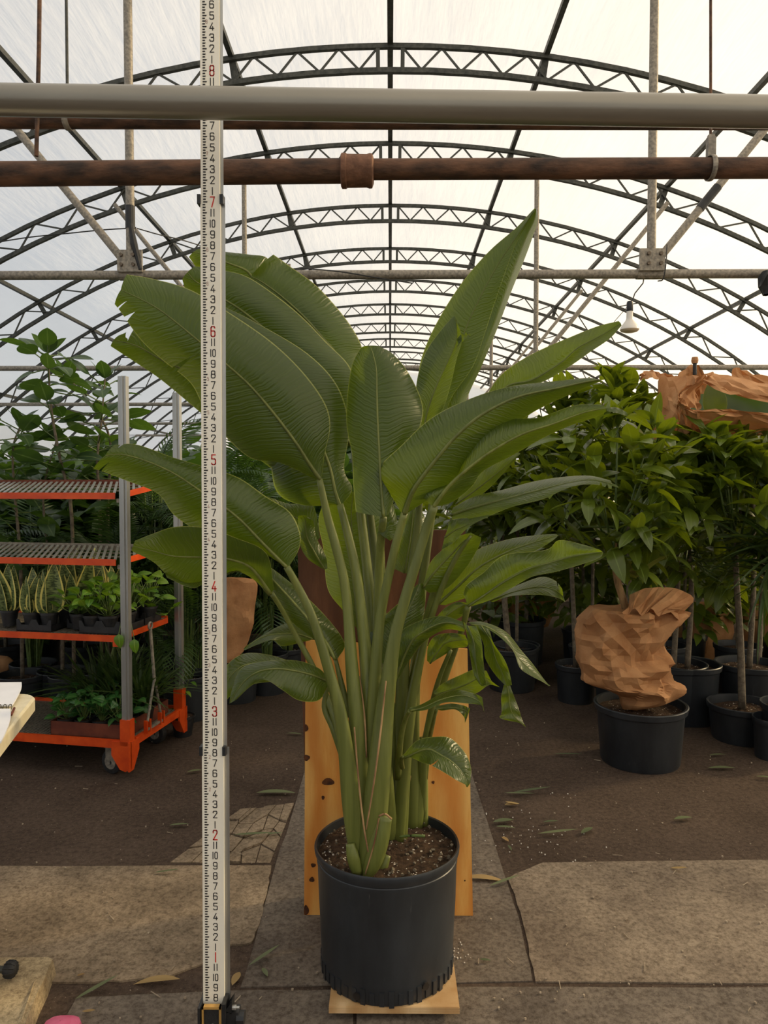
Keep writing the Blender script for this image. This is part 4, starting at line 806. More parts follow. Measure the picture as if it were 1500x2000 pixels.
b = Vector((P(1320, 950, 4.6).x, 4.6, 0))
tree('tree with lime-green shoots directly under the kraft paper bag', b, [(b.x, b.y, .3), (b.x+.02, b.y, .9), (b.x, b.y, 1.5)], cr(1320, 950, 4.4), (.4, .28, .2), 36, 220, .19, 6, (.2, .36), .018, group=SPT, tmat='trunk_grey')
b = Vector((P(1345, 1100, 4.6).x, 4.6, 0))
tree('low shaded tree with drooping leaves above the dark paper wrap', b, [(b.x, b.y, .3), (b.x+.02, b.y, .8), (b.x, b.y, 1.1)], cr(1340, 1090, 4.5), (.36, .2, .22), 24, 120, .2, 7, (.2, .36), .018, group=SPT, tmat='trunk_grey')
b, rr_, h = rim_pot(1015, 1208, 6.1, 100)
tree('slim tree with a pale trunk in the black pot near the plywood', b, [(b.x+.05, b.y, h-.05), P(1030, 1150, 6.1), P(1028, 1080, 6.1)], cr(1030, 1000, 6.0), (.3, .3, .4), 24, 120, .2, 8, (rr_, h), .02, group=SPT, tmat='trunk_grey')
b, rr_, h = rim_pot(1000, 1262, 5.3, 100)
tree('slim tree with a mottled trunk in the nearer pot by the plywood', b, [(b.x-.02, b.y, h-.05), P(986, 1180, 5.3), P(982, 1090, 5.3), P(978, 1030, 5.3)], cr(985, 960, 5.3), (.3, .3, .3), 20, 90, .2, 9, (rr_, h), .024, group=SPT, tmat='trunk_grey')
for x, yr, Y, w, lab in ((1510, 1400, 3.95, 75, 'black pot with a leafy stump cut by the frame, in front of the grey trunk'), (1480, 1318, 4.75, 130, 'dusky blue-black pot behind the straight grey trunk')):
    b, rr_, h = rim_pot(x, yr, Y, w)
    tree(lab, b, [(b.x, b.y, h-.05), (b.x+.02, b.y, .9), (b.x, b.y, 1.2)], (b.x+.05, b.y, 1.35), (.3, .25, .25), 16, 70, .18, int(x), (rr_, h), .018, group=SPT, tmat='trunk_grey')
# fine-bladed grassy plant at the right edge
b = Vector((P(1490, 1200, 3.9).x, 4.0, 0)); t = thing('grassy_plant', 'fine-bladed arching grassy plant in front of the straight grey trunk', 'potted plant', b); r = random.Random(4)
pot_at(t, b+Vector((.22, .0, 0)), .16, .28)
mb = MB(); mb.tube([b+Vector((.22, 0, .2)), b+Vector((.17, -.02, .7)), b+Vector((.1, -.05, 1.05))], .014, 6); mb.build('trunk', 'trunk_grey', t)
for i in range(120):
    a = r.uniform(0, 6.28); el = r.uniform(-.2, 1.0); inst(r.choice(GRASS), 'blade', t, (math.cos(a)*math.cos(el), math.sin(a)*math.cos(el), math.sin(el)), b+Vector((.1+r.uniform(-.04, .04), -.05+r.uniform(-.04, .04), 1.02+r.uniform(-.1, .15))), r.uniform(.35, .55), roll=r.uniform(-.5, .5))
# ---------------------------------------------------------------- crumpled kraft paper
def crumple(name, label, rows, Y, seed, depth=.75, amp=.05, n=44, cap=True, parent=None):
    """rows: (y px, left px, right px) top -> bottom"""
    from mathutils import noise as NZ
    q = crom(rows, 3); k = len(q); mb = MB(); top = P(q[-1][1]/2+q[-1][2]/2, q[-1][0], Y)
    t = thing(name, label, 'paper wrap', top); s0 = seed*3.7
    def fold(p, sc): return 1-2*abs(NZ.noise(Vector(p)*sc+Vector((s0, s0*2, s0*.5))))
    for i, (y, xl, xr) in enumerate(q):
        c = P((xl+xr)/2, y, Y); hw = max(.004, (xr-xl)/2*Y/F)
        for j in range(n):
            a = 2*math.pi*j/n; d = Vector((math.cos(a), math.sin(a)*depth, 0)); p = c+d*hw; g = Vector((p.x+.5*p.z, p.y, p.z*1.1-.35*p.x))
            w = amp*(1.0*fold(g, 5)+.55*fold(Vector((p.x-.6*p.z, p.y, p.z+.4*p.x))+Vector((3, 1, 7)), 9)-.8)
            mb.v.append(tuple(c+d*hw*(1+w*(1.0 if abs(math.sin(a)) > .3 else .4))+Vector((0, -abs(math.sin(a))*w*hw*.6, .05*w))))
    for i in range(k-1):
        for j in range(n):
            a = i*n+j; b = i*n+(j+1) % n; mb.f += [(a, a+n, b), (b, a+n, b+n)] if (i+j) % 2 else [(a, a+n, b+n), (a, b+n, b)]
    if cap: mb.v.append(tuple(P((q[0][1]+q[0][2])/2, q[0][0]+6, Y))); mb.f += [((j+1) % n, len(mb.v)-1, j) for j in range(n)]
    o = mb.build('paper', 'kraft', t); autosmooth(o, 22); return t
crumple('kraft_paper_wrap', 'crumpled tan kraft paper wrap slumped on the large black pot', [(1185, 1188, 1240), (1192, 1150, 1338), (1215, 1130, 1326), (1245, 1126, 1306), (1280, 1127, 1304), (1308, 1131, 1312), (1328, 1136, 1326), (1342, 1172, 1334), (1356, 1204, 1332), (1372, 1210, 1300), (1384, 1216, 1256)], 3.88, 3, .62, .25)
mb = MB(); r = random.Random(8)   # raised collar of the same wrap
cp = [(1232, 1180, 3.8), (1230, 1162, 3.82), (1262, 1149, 3.84), (1300, 1147, 3.84), (1326, 1151, 3.83), (1354, 1168, 3.8), (1338, 1192, 3.78), (1318, 1212, 3.77)]
wr = [o for o in COL.objects if o.name.startswith('kraft_paper_wrap')][0]
vs = []; q = crom([P(*p) for p in cp], 3)
for p in q: vs.append(Vector(p)+Vector((0, r.uniform(-.012, .012), 0)))
m0 = [P(1215+(1322-1215)*i/(len(q)-1), 1196+8*math.sin(i), 3.72) for i in range(len(q))]; mm = [vs[i].lerp(m0[i], .5)+Vector((0, r.uniform(-.04, .01), r.uniform(-.01, .01))) for i in range(len(q))]
k = len(q); mb.add(vs+mm+m0, [f for i in range(k-1) for f in ((i, i+1, i+k), (i+1, i+k+1, i+k), (i+k, i+k+1, i+2*k), (i+k+1, i+2*k+1, i+2*k))]); mb.build('collar', 'kraft', wr)
crumple('kraft_paper_bag', 'tan kraft paper hung against the dark background left of the plywood', [(1130, 425, 496), (1145, 424, 501), (1180, 424, 500), (1220, 424, 494), (1260, 424, 484), (1285, 426, 462), (1296, 430, 448)], 4.4, 5, .22, .26)
# the big torn bag over the trees, seen open to its dark inside
t = thing('torn_paper_bag', 'large torn kraft paper bag draped over a plant behind the leafy trees', 'paper bag', P(1340, 850, 4.45))
def sheet(nm, grid, parent, mat='kraft', amp=.012, seed=1, sub=4):
    r = np.random.default_rng(seed); rows = [crom([P(*p) for p in row], sub) for row in grid]; cols = list(zip(*rows)); cols = [crom(c, sub) for c in cols]; g = list(zip(*cols))
    mb = MB(); w = len(g[0])
    for row in g:
        for p in row: mb.v.append(tuple(np.array(p)+r.normal(0, amp, 3)*(.4, 1, .4)))
    for i in range(len(g)-1):
        for j in range(w-1): a = i*w+j; mb.f += [(a, a+1, a+w+1), (a, a+w+1, a+w)]
    return autosmooth(mb.build(nm, mat, parent), 30)
sheet('side_panel', [[(1287, 738, 4.55), (1320, 735, 4.35), (1355, 735, 4.25), (1395, 728, 4.25)], [(1283, 775, 4.55), (1310, 775, 4.30), (1330, 775, 4.20), (1336, 762, 4.17)], [(1280, 810, 4.55), (1305, 810, 4.30), (1324, 800, 4.20), (1330, 785, 4.15)], [(1268, 858, 4.55), (1300, 856, 4.30), (1330, 850, 4.25), (1345, 845, 4.20)]], t, seed=2)
sheet('top_flap', [[(1385, 728, 4.40), (1430, 734, 4.35), (1500, 752, 4.30), (1600, 775, 4.25)], [(1375, 740, 4.27), (1430, 752, 4.21), (1500, 770, 4.17), (1600, 795, 4.15)], [(1372, 748, 4.21), (1425, 770, 4.15), (1500, 790, 4.13), (1600, 815, 4.10)]], t, seed=3)
sheet('inner_fold', [[(1392, 730, 4.30), (1372, 745, 4.40), (1368, 760, 4.50)], [(1330, 765, 4.15), (1352, 772, 4.35), (1366, 785, 4.50)], [(1322, 788, 4.13), (1345, 798, 4.25), (1368, 800, 4.45)]], t, seed=4)
sheet('lower_lip', [[(1324, 787, 4.13), (1360, 800, 4.10), (1410, 797, 4.10), (1480, 806, 4.10), (1600, 812, 4.10)], [(1330, 800, 4.15), (1360, 812, 4.11), (1420, 812, 4.11), (1490, 816, 4.11), (1600, 830, 4.11)], [(1320, 850, 4.27), (1360, 850, 4.25), (1420, 850, 4.25), (1490, 850, 4.25), (1600, 850, 4.25)]], t, seed=5)
sheet('back_panel', [[(1322, 735, 4.65), (1345, 715, 4.70), (1365, 715, 4.70), (1378, 735, 4.65)], [(1310, 770, 4.65), (1340, 770, 4.70), (1380, 770, 4.70), (1400, 770, 4.65)]], t, seed=6)
sheet('back_flap', [[(1430, 738, 4.55), (1436, 718, 4.60), (1470, 728, 4.60), (1560, 745, 4.55)], [(1430, 755, 4.50), (1450, 755, 4.55), (1490, 765, 4.55), (1560, 775, 4.50)]], t, seed=7)
sheet('corner_flap', [[(1250, 730, 4.65), (1268, 723, 4.67), (1290, 730, 4.65), (1316, 735, 4.60)], [(1252, 742, 4.60), (1270, 738, 4.55), (1292, 742, 4.55), (1316, 745, 4.55)]], t, seed=8)
mb = MB(); mb.tube([P(1357, 732, 4.67), P(1357, 706, 4.67)], .012, 8); mb.build('support_cane', 'tape', t)
mb = MB(); mb.lathe([(.001, .022), (.018, .02), (.022, 0), (.018, -.018), (.001, -.02)], P(1357, 704, 4.67), 10); mb.build('cane_cap', 'kraft', t)
sheet('enclosed_leaf', [[(1360, 735, 4.75), (1420, 740, 4.8), (1500, 755, 4.8), (1600, 775, 4.8)], [(1350, 790, 4.75), (1420, 790, 4.85), (1500, 800, 4.85), (1600, 805, 4.8)], [(1340, 850, 4.75), (1420, 850, 4.8), (1500, 850, 4.8), (1600, 850, 4.8)]], t, 'ficus_leaf', .004, seed=9)
sheet('inner_back_shade', [[(1360, 735, 4.90), (1420, 740, 4.95), (1500, 755, 4.95), (1600, 775, 4.95)], [(1350, 790, 4.90), (1420, 790, 5.00), (1500, 800, 5.00), (1600, 805, 4.95)], [(1340, 850, 4.90), (1420, 850, 4.95), (1500, 850, 4.95), (1600, 850, 4.95)]], t, seed=9)  # unseen back sheet of the bag, added to shade the leaf from behind
bi = blade('enclosed_leaf', .55, .1, .1, 8, .9, 'bop_leaf'); inst(bi, 'enclosed_leaf', t, (-.15, 0, 1), P(1400, 826, 4.52), .27, up=(0, -1, 0))
for x0_, x1_, y0_, y1_, Y, lab, sd in ((1306, 1432, 1178, 1290, 6.0, 'shaded brown paper wrap behind the straight grey trunk', 11), (940, 1085, 1150, 1222, 6.5, 'shaded brown paper behind the slim trunks', 12), (1450, 1540, 1180, 1290, 6.0, 'shaded brown paper wrap at the right edge', 13), (-60, 28, 1284, 1316, 5.0, 'mound of brown paper on the ground behind the trolley', 15)):
    crumple('kraft_paper_wrap', lab, [(y0_, x0_+(x1_-x0_)*.12, x1_-(x1_-x0_)*.15), (y0_*.8+y1_*.2, x0_+2, x1_-4), ((y0_+y1_)/2, x0_, x1_), (y1_, x0_+(x1_-x0_)*.1, x1_-(x1_-x0_)*.1)], Y, sd, .5, .08, 24)
# ================================================================ plants behind the trolley
def ficus(label, pts, L, n, seed, nb=2, pot=(.15, .28)):
    r = random.Random(seed); base = Vector((pts[0].x, pts[0].y, 0)); t = thing('potted_rubber_fig', label, 'potted plant', base, 'broad-leaved figs behind the trolley'); pot_at(t, base, *pot)
    q = crom([base+Vector((0, 0, pot[1]-.05))]+list(pts), 5); mb = MB(); mb.tube([tuple(p) for p in q], [.013*(1-.7*i/len(q)) for i in range(len(q))], 7); mb.build('stem', 'trunk_grey', t, smooth=True)
    st = MB(); k = len(q)
    for i in range(n):
        f = .22+.78*(i+.5)/n; p = Vector(q[min(k-1, int(f*(k-1)))]); a = i*2.4+r.uniform(-.4, .4); el = r.uniform(-.35, .7); s = L*r.uniform(.7, 1.1)
        v = Vector((math.cos(a)*math.cos(el), math.sin(a)*math.cos(el), math.sin(el))); ro = p+v*r.uniform(.05, .16); st.tube([p, ro+v*.01], .004, 5); inst(r.choice(FIC), 'leaf', t, v+Vector((0, 0, -.1)), ro, s, roll=r.uniform(-.7, .7))
    p = Vector(q[-1])
    for i in range(4): a = i*1.6+r.random(); inst(FIC[i % 3], 'leaf', t, (math.cos(a)*.7, math.sin(a)*.7, .8), p, L*.75, roll=r.uniform(-.5, .5))
    stuff(st.build('twigs', 'green_stem', t)); return t
ficus('tallest broad-leaved fig with its top above the second tie beam', [P(140, 1010, 4.6), P(118, 900, 4.6), P(100, 800, 4.6), P(95, 720, 4.6), P(94, 690, 4.6)], .2, 34, 21)
ficus('broad-leaved fig beside the trolley post, shorter than the tallest one', [P(195, 1010, 4.7), P(190, 900, 4.7), P(198, 820, 4.7), P(205, 740, 4.7)], .2, 34, 22)
ficus('fig with a leaning stem crossing the tallest fig', [P(210, 1000, 5.0), P(215, 860, 5.0), P(170, 780, 5.0), P(130, 735, 5.0)], .19, 30, 23)
ficus('low dark fig behind the top shelf of the trolley', [P(40, 1100, 4.6), P(30, 980, 4.6), P(25, 880, 4.6), P(40, 830, 4.6)], .2, 34, 24)
ficus('low fig between the shelves of the trolley', [P(120, 1200, 4.7), P(95, 1080, 4.7), P(85, 960, 4.7), P(110, 860, 4.7)], .2, 40, 25)
def palm(label, x, Y, z0, n, L, seed, pot=(.15, .28), up=.9):
    r = random.Random(seed); b = Vector((P(x, 950, Y).x, Y, 0)); t = thing('potted_palm', label, 'potted plant', b, 'feathery palms behind the trolley'); pot_at(t, b, *pot)
    st = MB()
    for i in range(n):
        a = r.uniform(0, 6.28); z = z0*r.uniform(.35, 1.0); o = b+Vector((.06*math.cos(a), .06*math.sin(a), z)); el = r.uniform(-.25, up)
        st.tube([b+Vector((.03*math.cos(a), .03*math.sin(a), pot[1]-.05)), o], .006, 5)
        inst(r.choice(FROND), 'frond', t, (math.cos(a)*math.cos(el), math.sin(a)*math.cos(el), math.sin(el)), o, L*r.uniform(.75, 1.15))
    stuff(st.build('stems', 'green_stem', t)); return t
palm('feathery palm showing between the two trolley posts', 300, 4.9, 1.55, 22, .55, 31)
palm('feathery palm right of the far trolley post', 385, 4.8, 1.5, 24, .55, 32)
palm('feathery palm behind the measuring rod', 460, 5.0, 1.45, 24, .55, 33)
palm('feathery palm next to the hanging tan paper', 520, 5.2, 1.35, 24, .55, 34)
palm('shaded palm behind the lower shelves of the trolley', 230, 4.75, 1.05, 26, .55, 35)
palm('shaded palm behind the snake plants', 60, 4.9, 1.1, 26, .55, 36)
palm('shaded palm at the left edge behind the trolley', -60, 4.9, 1.1, 24, .55, 37)
palm('shaded palm low behind the far trolley post', 360, 4.6, .85, 22, .5, 38)
palm('shaded palm low beside the hanging tan paper', 430, 5.2, .85, 22, .5, 39)
palm('shaded palm by the dark plywood board', 560, 5.4, 1.1, 24, .5, 40)
# ---------------------------------------------------------------- dense rows further back: leaves too small to count
LB = [np_mesh(m) for m in BUSH]; LF = [np_mesh(m) for m in FIC]
def mass(label, cx, cy, rx_, ry_, h, n, L, seed, src, mat, zlo=.15):
    r = random.Random(seed); t = thing('leafy_shrub', label, 'potted plant', (cx, cy, 0), 'shrubs in the rows further back'); pot_at(t, Vector((cx, cy, 0)), .17, .28, n=20); acc = [[], [], 0]
    for i in range(n):
        d = Vector((r.gauss(0, 1), r.gauss(0, 1), r.gauss(0, 1))).normalized(); q = r.uniform(.5, 1)**.5
        z = zlo+.1+(h-zlo-.1)*(.5+.5*d.z*q); p = (cx+d.x*rx_*q, cy+d.y*ry_*q, max(zlo, z)); el = r.uniform(-.6, .8); a = math.atan2(d.y, d.x)+r.uniform(-1, 1)
        join_add(acc, r.choice(src), frame((math.cos(a)*math.cos(el), math.sin(a)*math.cos(el), math.sin(el)), (0, 0, 1), p, L*r.uniform(.7, 1.2), r.uniform(-.7, .7)))
    join_build(acc, 'foliage', mat, t); mb = MB(); mb.tube([(cx, cy, .2), (cx, cy, h*.7)], .014, 6); mb.build('trunk', 'trunk_grey', t); return t
ms = 100
for row, (yy, hh, step, L) in enumerate(((6.0, 1.75, .75, .2), (7.4, 1.9, .85, .22), (9.2, 2.0, 1.0, .24), (11.6, 2.1, 1.3, .28), (15.0, 2.2, 1.6, .32))):
    x = -5.6 if row else -4.4
    while x < (5.7 if row else 4.8):
        lim = (762+1440*x/yy)
        if abs(x) > (.45 if row < 4 else .0) and -160 < lim < 1660:
            rr = random.Random(ms); ms += 1
            mass('dense green shrub in the %s back row, %s the house' % (['first', 'second', 'third', 'fourth', 'farthest'][row], 'on the trolley side of' if x < 0 else 'on the heat lamp side of'), x, yy+rr.uniform(-.25, .25), step*.62, .45, hh*rr.uniform(.85, 1.12), 380 if row < 3 else 280, L, ms, LF if x < 0 else LB, 'ficus_leaf' if x < 0 else 'bush_leaf')
        x += step

for i, (x, yy, hh, zl) in enumerate(((.95, 5.5, 1.95, .95), (1.5, 5.45, 2.0, .9), (2.05, 5.5, 2.0, .9), (2.6, 5.5, 2.0, .9), (3.1, 5.5, 2.0, .9), (1.9, 6.6, 2.1, .3), (2.9, 6.6, 2.1, .3))):
    mass('dark dense shrub standing between the potted trees and the back rows', x, yy, .42, .32, hh, 420, .2, 300+i, LB, 'bush_leaf', zl)
for i, (x, yy, hh, zl) in enumerate(((-.75, 5.7, 1.5, .3), (-1.25, 5.6, 1.6, .3), (-1.8, 5.6, 1.7, .3), (-2.3, 5.5, 1.7, .3), (-2.9, 5.5, 1.7, .3))):
    mass('dark dense shrub standing between the palms and the back rows', x, yy, .42, .32, hh, 420, .2, 320+i, LF, 'ficus_leaf', zl)
# ================================================================ orange plant trolley
CA = math.radians(-10.3); cp0 = P(247, 1490, 3.62); CO = Vector((cp0.x, 3.62, 0))
CM = Matrix.Translation(CO) @ Matrix.Rotation(CA, 4, 'Z')
def cl(x, y, z): return CM @ Vector((x, y, z))
CR = Matrix.Rotation(CA, 3, 'Z')
tr = thing('plant_trolley', 'orange steel plant trolley with grey posts, wire shelves and casters', 'trolley', CO)
CL, CW = 1.34, .57
def cbox(mb, x0, x1, y0, y1, z0, z1): mb.box(cl((x0+x1)/2, (y0+y1)/2, (z0+z1)/2), (abs(x1-x0), abs(y1-y0), abs(z1-z0)), CR); return mb
for px_ in (0, -CL):
    for py_ in (0, CW):
        s = 1 if px_ == 0 else -1; mb = MB(); zt_ = 2.0 if py_ == 0 else 1.99
        cbox(mb, px_-.021, px_+.021, py_-.002, py_+.002, .2, zt_); cbox(mb, px_-.021, px_-.017, py_, py_+.028, .2, zt_); cbox(mb, px_+.017, px_+.021, py_, py_+.028, .2, zt_)
        cbox(mb, px_+.002, px_+.008, py_-.009, py_, .2, zt_); mb.build('post', 'alu', tr)
        # orange corner foot: sleeve and flared skirt
        mb = MB(); cbox(mb, px_-.027, px_+.027, py_-.012, py_+.034, .17, .30)
        y_out = -1 if py_ == 0 else 1; yb = py_-.012 if py_ == 0 else py_+.034
        prof = [(-.075*s, .19), (.03*s, .19), (.03*s, .055), (.0, .04), (-.03*s, .05), (-.075*s, .12)]
        a = [cl(px_+p[0], yb, p[1]) for p in prof]; b2 = [cl(px_+p[0], yb-y_out*.012, p[1]) for p in prof]; k = 6
        mb.add(a+b2, [tuple(range(k)), tuple(range(2*k-1, k-1, -1))]+[(i, i+k, (i+1) % k+k, (i+1) % k) for i in range(k)])
        prof = [(-.01, .19), (.085, .19), (.085, .13), (.03, .045), (-.01, .045)]
        a = [cl(px_+s*.03, yb-y_out*p[0], p[1]) for p in prof]; b2 = [cl(px_+s*.02, yb-y_out*p[0], p[1]) for p in prof]; k = 5
        mb.add(a+b2, [tuple(range(k)), tuple(range(2*k-1, k-1, -1))]+[(i, i+k, (i+1) % k+k, (i+1) % k) for i in range(k)])
        mb.build('corner_foot', 'orange', tr)
        # caster
        wx = px_-s*.11; wy = py_+.06 if py_ == 0 else py_-.06
        mb = MB(); c = cl(wx, wy, .062); ax = CR @ Vector((.25, 1, 0)).normalized()
        mb.tube([c-ax*.018, c-ax*.014, c+ax*.014, c+ax*.018], [.052, .062, .062, .052], 24); w = autosmooth(mb.build('caster', 'black_rubber', tr))
        q = MB(); q.tube([c-ax*.0205, c-ax*.017], .036, 20); q.build('hub', 'galv', w)
        q = MB(); q.tube([c-ax*.024, c-ax*.0195], .012, 12); q.build('axle_cap', 'black_plastic', w)
        q = MB(); q.box(c-ax*.023+Vector((0, 0, .035)), (.042, .004, .09), CR); q.box(c+ax*.023+Vector((0, 0, .035)), (.042, .004, .09), CR); q.box(c+Vector((0, 0, .08)), (.06, .055, .01), CR); q.build('fork', 'galv', w)
# base frame
mb = MB(); cbox(mb, -CL+.03, -.03, -.008, .008, .155, .195); mb.build('base_rail', 'orange', tr)
mb = MB(); cbox(mb, -CL+.03, -.03, CW+.012, CW+.028, .155, .195); mb.build('base_rail', 'orange', tr)
mb = MB(); cbox(mb, .01, .026, .05, CW-.03, .155, .195); mb.build('base_rail', 'orange', tr)
mb = MB(); cbox(mb, -CL+.03, .01, .008, CW+.012, .172, .178)
for i in range(64):
    x = -CL+.03+i*.0205; a = cl(x, .01, .181); b2 = cl(min(x+.1, .0), CW, .181); mb.bar(a, b2, .003)
    b3 = cl(max(x-.1, -CL+.03), CW, .1805); mb.bar(a, b3, .003)
stuff(mb.build('mesh_deck', 'galv', tr))
def shelf(z, tilt, slats, wd=.53):
    x1 = -.045; x0 = -CL+.045; mb = MB(); zf = lambda y: z+tilt*y
    cbox(mb, x0, x1, -.004, .004, z-.028, z+.004); mb.build('front_lip', 'orange', tr)
    mb = MB(); cbox(mb, x0, x1, wd-.004, wd+.004, zf(wd)-.028, zf(wd)+.012); mb.build('rear_lip', 'galv' if slats == 2 else ('cardboard' if slats == 1 else 'orange'), tr)
    mb = MB(); mb.bar(cl(x1+.006, .035, z-.012), cl(x1+.006, wd-.01, zf(wd)-.012), .006, .03); mb.build('side_lip', 'orange', tr)
    mb = MB(); cbox(mb, x1+.0, .0, .015, .03, z-.045, z-.026); mb.build('hook', 'galv', tr)
    if slats:
        me = None
        for i in range(42):
            x = x1+.2-i*.0345; a = cl(x, .006, z); b2 = cl(max(x-.29, x0), wd-.006, zf(wd)) if x > x0 else a; 
            if x > x1: f_ = (x-x1)/.29; a = cl(x1, .006+(wd-.012)*f_, z+(zf(wd)-z)*f_)
            if x <= x0+.02: continue
            s_ = MB(); s_.bar(a, b2, .013, .004); s_.build('shelf_slat', 'alu', tr)
        mb = MB(); 
        for yy in (.14, .27, .4): mb.bar(cl(x0, yy, zf(yy)-.004), cl(x1, yy, zf(yy)-.004), .006)
        mb.build('cross_wires', 'galv', tr)
    else:
        mb = MB(); cbox(mb, x0, x1, .004, wd-.004, z-.006, z-.001)
        for i in range(60): x = x0+i*.0208; mb.bar(cl(x, .006, z+.001), cl(min(x+.09, x1), wd-.006, z+.001), .003)
        stuff(mb.build('mesh_deck', 'galv', tr))
shelf(1.425, .115, 1); shelf(1.095, .045, 2); shelf(.715, .0, 0)
mb = MB(); cbox(mb, -.06, -.022, -.012, .01, .665, .69); mb.build('latch', 'orange', tr)
# tow bar folded up on the end frame
mb = MB(); ring = cl(.018, .22, .73); a3 = [ring+CR @ Vector((.0, .017*math.cos(q), .017*math.sin(q))) for q in np.linspace(0, 2*math.pi, 17)]
mb.tube(a3, .006, 8, side=(1, 0, 0)); mb.tube([ring+Vector((0, 0, -.017)), cl(.03, .235, .43)], .0085, 8); mb.tube([cl(.03, .235, .45), cl(.034, .15, .245)], .007, 8); mb.tube([cl(.03, .235, .45), cl(.034, .29, .245)], .007, 8); mb.build('tow_bar', 'galv', tr)
mb = MB()
for y_ in (.13, .165, .275, .31): cbox(mb, .026, .046, y_-.004, y_+.004, .19, .255)
mb.build('tow_bar_lugs', 'orange', tr)
mb = MB(); cbox(mb, .03, .042, .14, .3, .2, .212); mb.build('tow_bar_pivot', 'galv', tr)
# ---------------------------------------------------------------- goods on the trolley
def tray(label, x0, x1, y0, y1, z, h, mat='black_plastic', name='nursery_tray', scallop=True):
    t = thing(name, label, 'tray', cl((x0+x1)/2, (y0+y1)/2, z)); mb = MB(); th = .004
    cbox(mb, x0, x1, y0, y1, z+.001, z+.006)
    for (xa, xb, ya, yb) in ((x0, x1, y0, y0+th), (x0, x1, y1-th, y1), (x0, x0+th, y0, y1), (x1-th, x1, y0, y1)): cbox(mb, xa, xb, ya, yb, z+.001, z+h*(.55 if scallop else 1))
    if scallop:
        n_ = max(2, round((x1-x0)/.09)); w = (x1-x0)/n_
        for i in range(n_+1):
            xc_ = x0+i*w; xl = max(x0, xc_-w*.28); xr = min(x1, xc_+w*.28); xl2 = max(x0, xc_-w*.14); xr2 = min(x1, xc_+w*.14)
            vs = [cl(xl, y0, z+h*.55), cl(xr, y0, z+h*.55), cl(xr2, y0, z+h), cl(xl2, y0, z+h)]; vs += [p+CR @ Vector((0, th, 0)) for p in vs]
            mb.add(vs, [(0, 1, 2, 3), (7, 6, 5, 4), (0, 4, 5, 1), (1, 5, 6, 2), (2, 6, 7, 3), (3, 7, 4, 0)])
    mb.build('tray_wall', mat, t); return t
Z3 = .719
tray('black plant tray holding the snake plants on the trolley', -.62, -.42, .02, .45, Z3, .06)
tray('black plant tray holding the pothos on the trolley', -.265, -.04, .02, .26, Z3, .065)
tray('black plant tray at the rear of the trolley shelf', -.245, -.045, .28, .46, Z3, .065)
tray('black plant tray behind the snake plants', -.4, -.29, .12, .5, Z3, .05)
def small_pot(t, c, r=.045, h=.085): 
    mb = MB(); mb.lathe([(.001, 0), (r*.72, 0), (r*.95, h-.012), (r*1.04, h-.012), (r*1.04, h), (r*.95, h), (r*.92, h-.012)], c, 18); autosmooth(mb.build('pot', 'black_plastic', t)); soil_disc(c, r*.94, h-.012, t, 14, .002)
r = random.Random(12)
SN = [(-.565, .07, .27, 'snake plant with a broad twisted leaf at the outer end of the tray'), (-.465, .07, .3, 'snake plant with four upright leaves next to the outer one'), (-.40, .2, .3, 'snake plant leaning over the middle tray'), (-.56, .2, .3, 'snake plant behind the outermost one'), (-.47, .22, .31, 'snake plant standing in the second row of the tray'), (-.53, .35, .31, 'snake plant at the rear of the tray'), (-.345, .3, .32, 'snake plant with a forked yellow leaf behind the pothos'), (-.345, .44, .3, 'snake plant rearmost on the trolley shelf'), (-.72, .1, .3, 'snake plant cut off by the picture edge')]
for x, y, h_, lab in SN:
    c = cl(x, y, Z3+.008); t = thing('snake_plant', lab, 'potted plant', c, 'snake plants on the trolley'); small_pot(t, c); nl_ = r.choice((3, 4, 4))
    for i in range(nl_):
        a = i*6.28/nl_+r.uniform(-.4, .4); tl_ = r.uniform(.05, .25)
        inst(SNAKE[i % 3], 'leaf', t, (math.cos(a)*tl_, math.sin(a)*tl_, 1), c+Vector((.014*math.cos(a), .014*math.sin(a), .07)), h_*r.uniform(.62, 1.08), up=(math.sin(a)+.2, -1, .1), roll=r.uniform(-.6, .6))
PT = [(-.215, .07, .13, 'lime-green pothos at the outer corner of its tray'), (-.13, .07, .13, 'pothos with a yellow-splashed leaf in the front of its tray'), (-.2, .18, .15, 'bushy pothos in the second row of the tray'), (-.1, .19, .15, 'pothos beside the near trolley post'), (-.16, .35, .16, 'pothos in the rear tray with creamy leaves'), (-.08, .38, .17, 'trailing pothos with a vine hanging past the far post'), (-.31, .1, .1, 'small pothos between the two trays')]
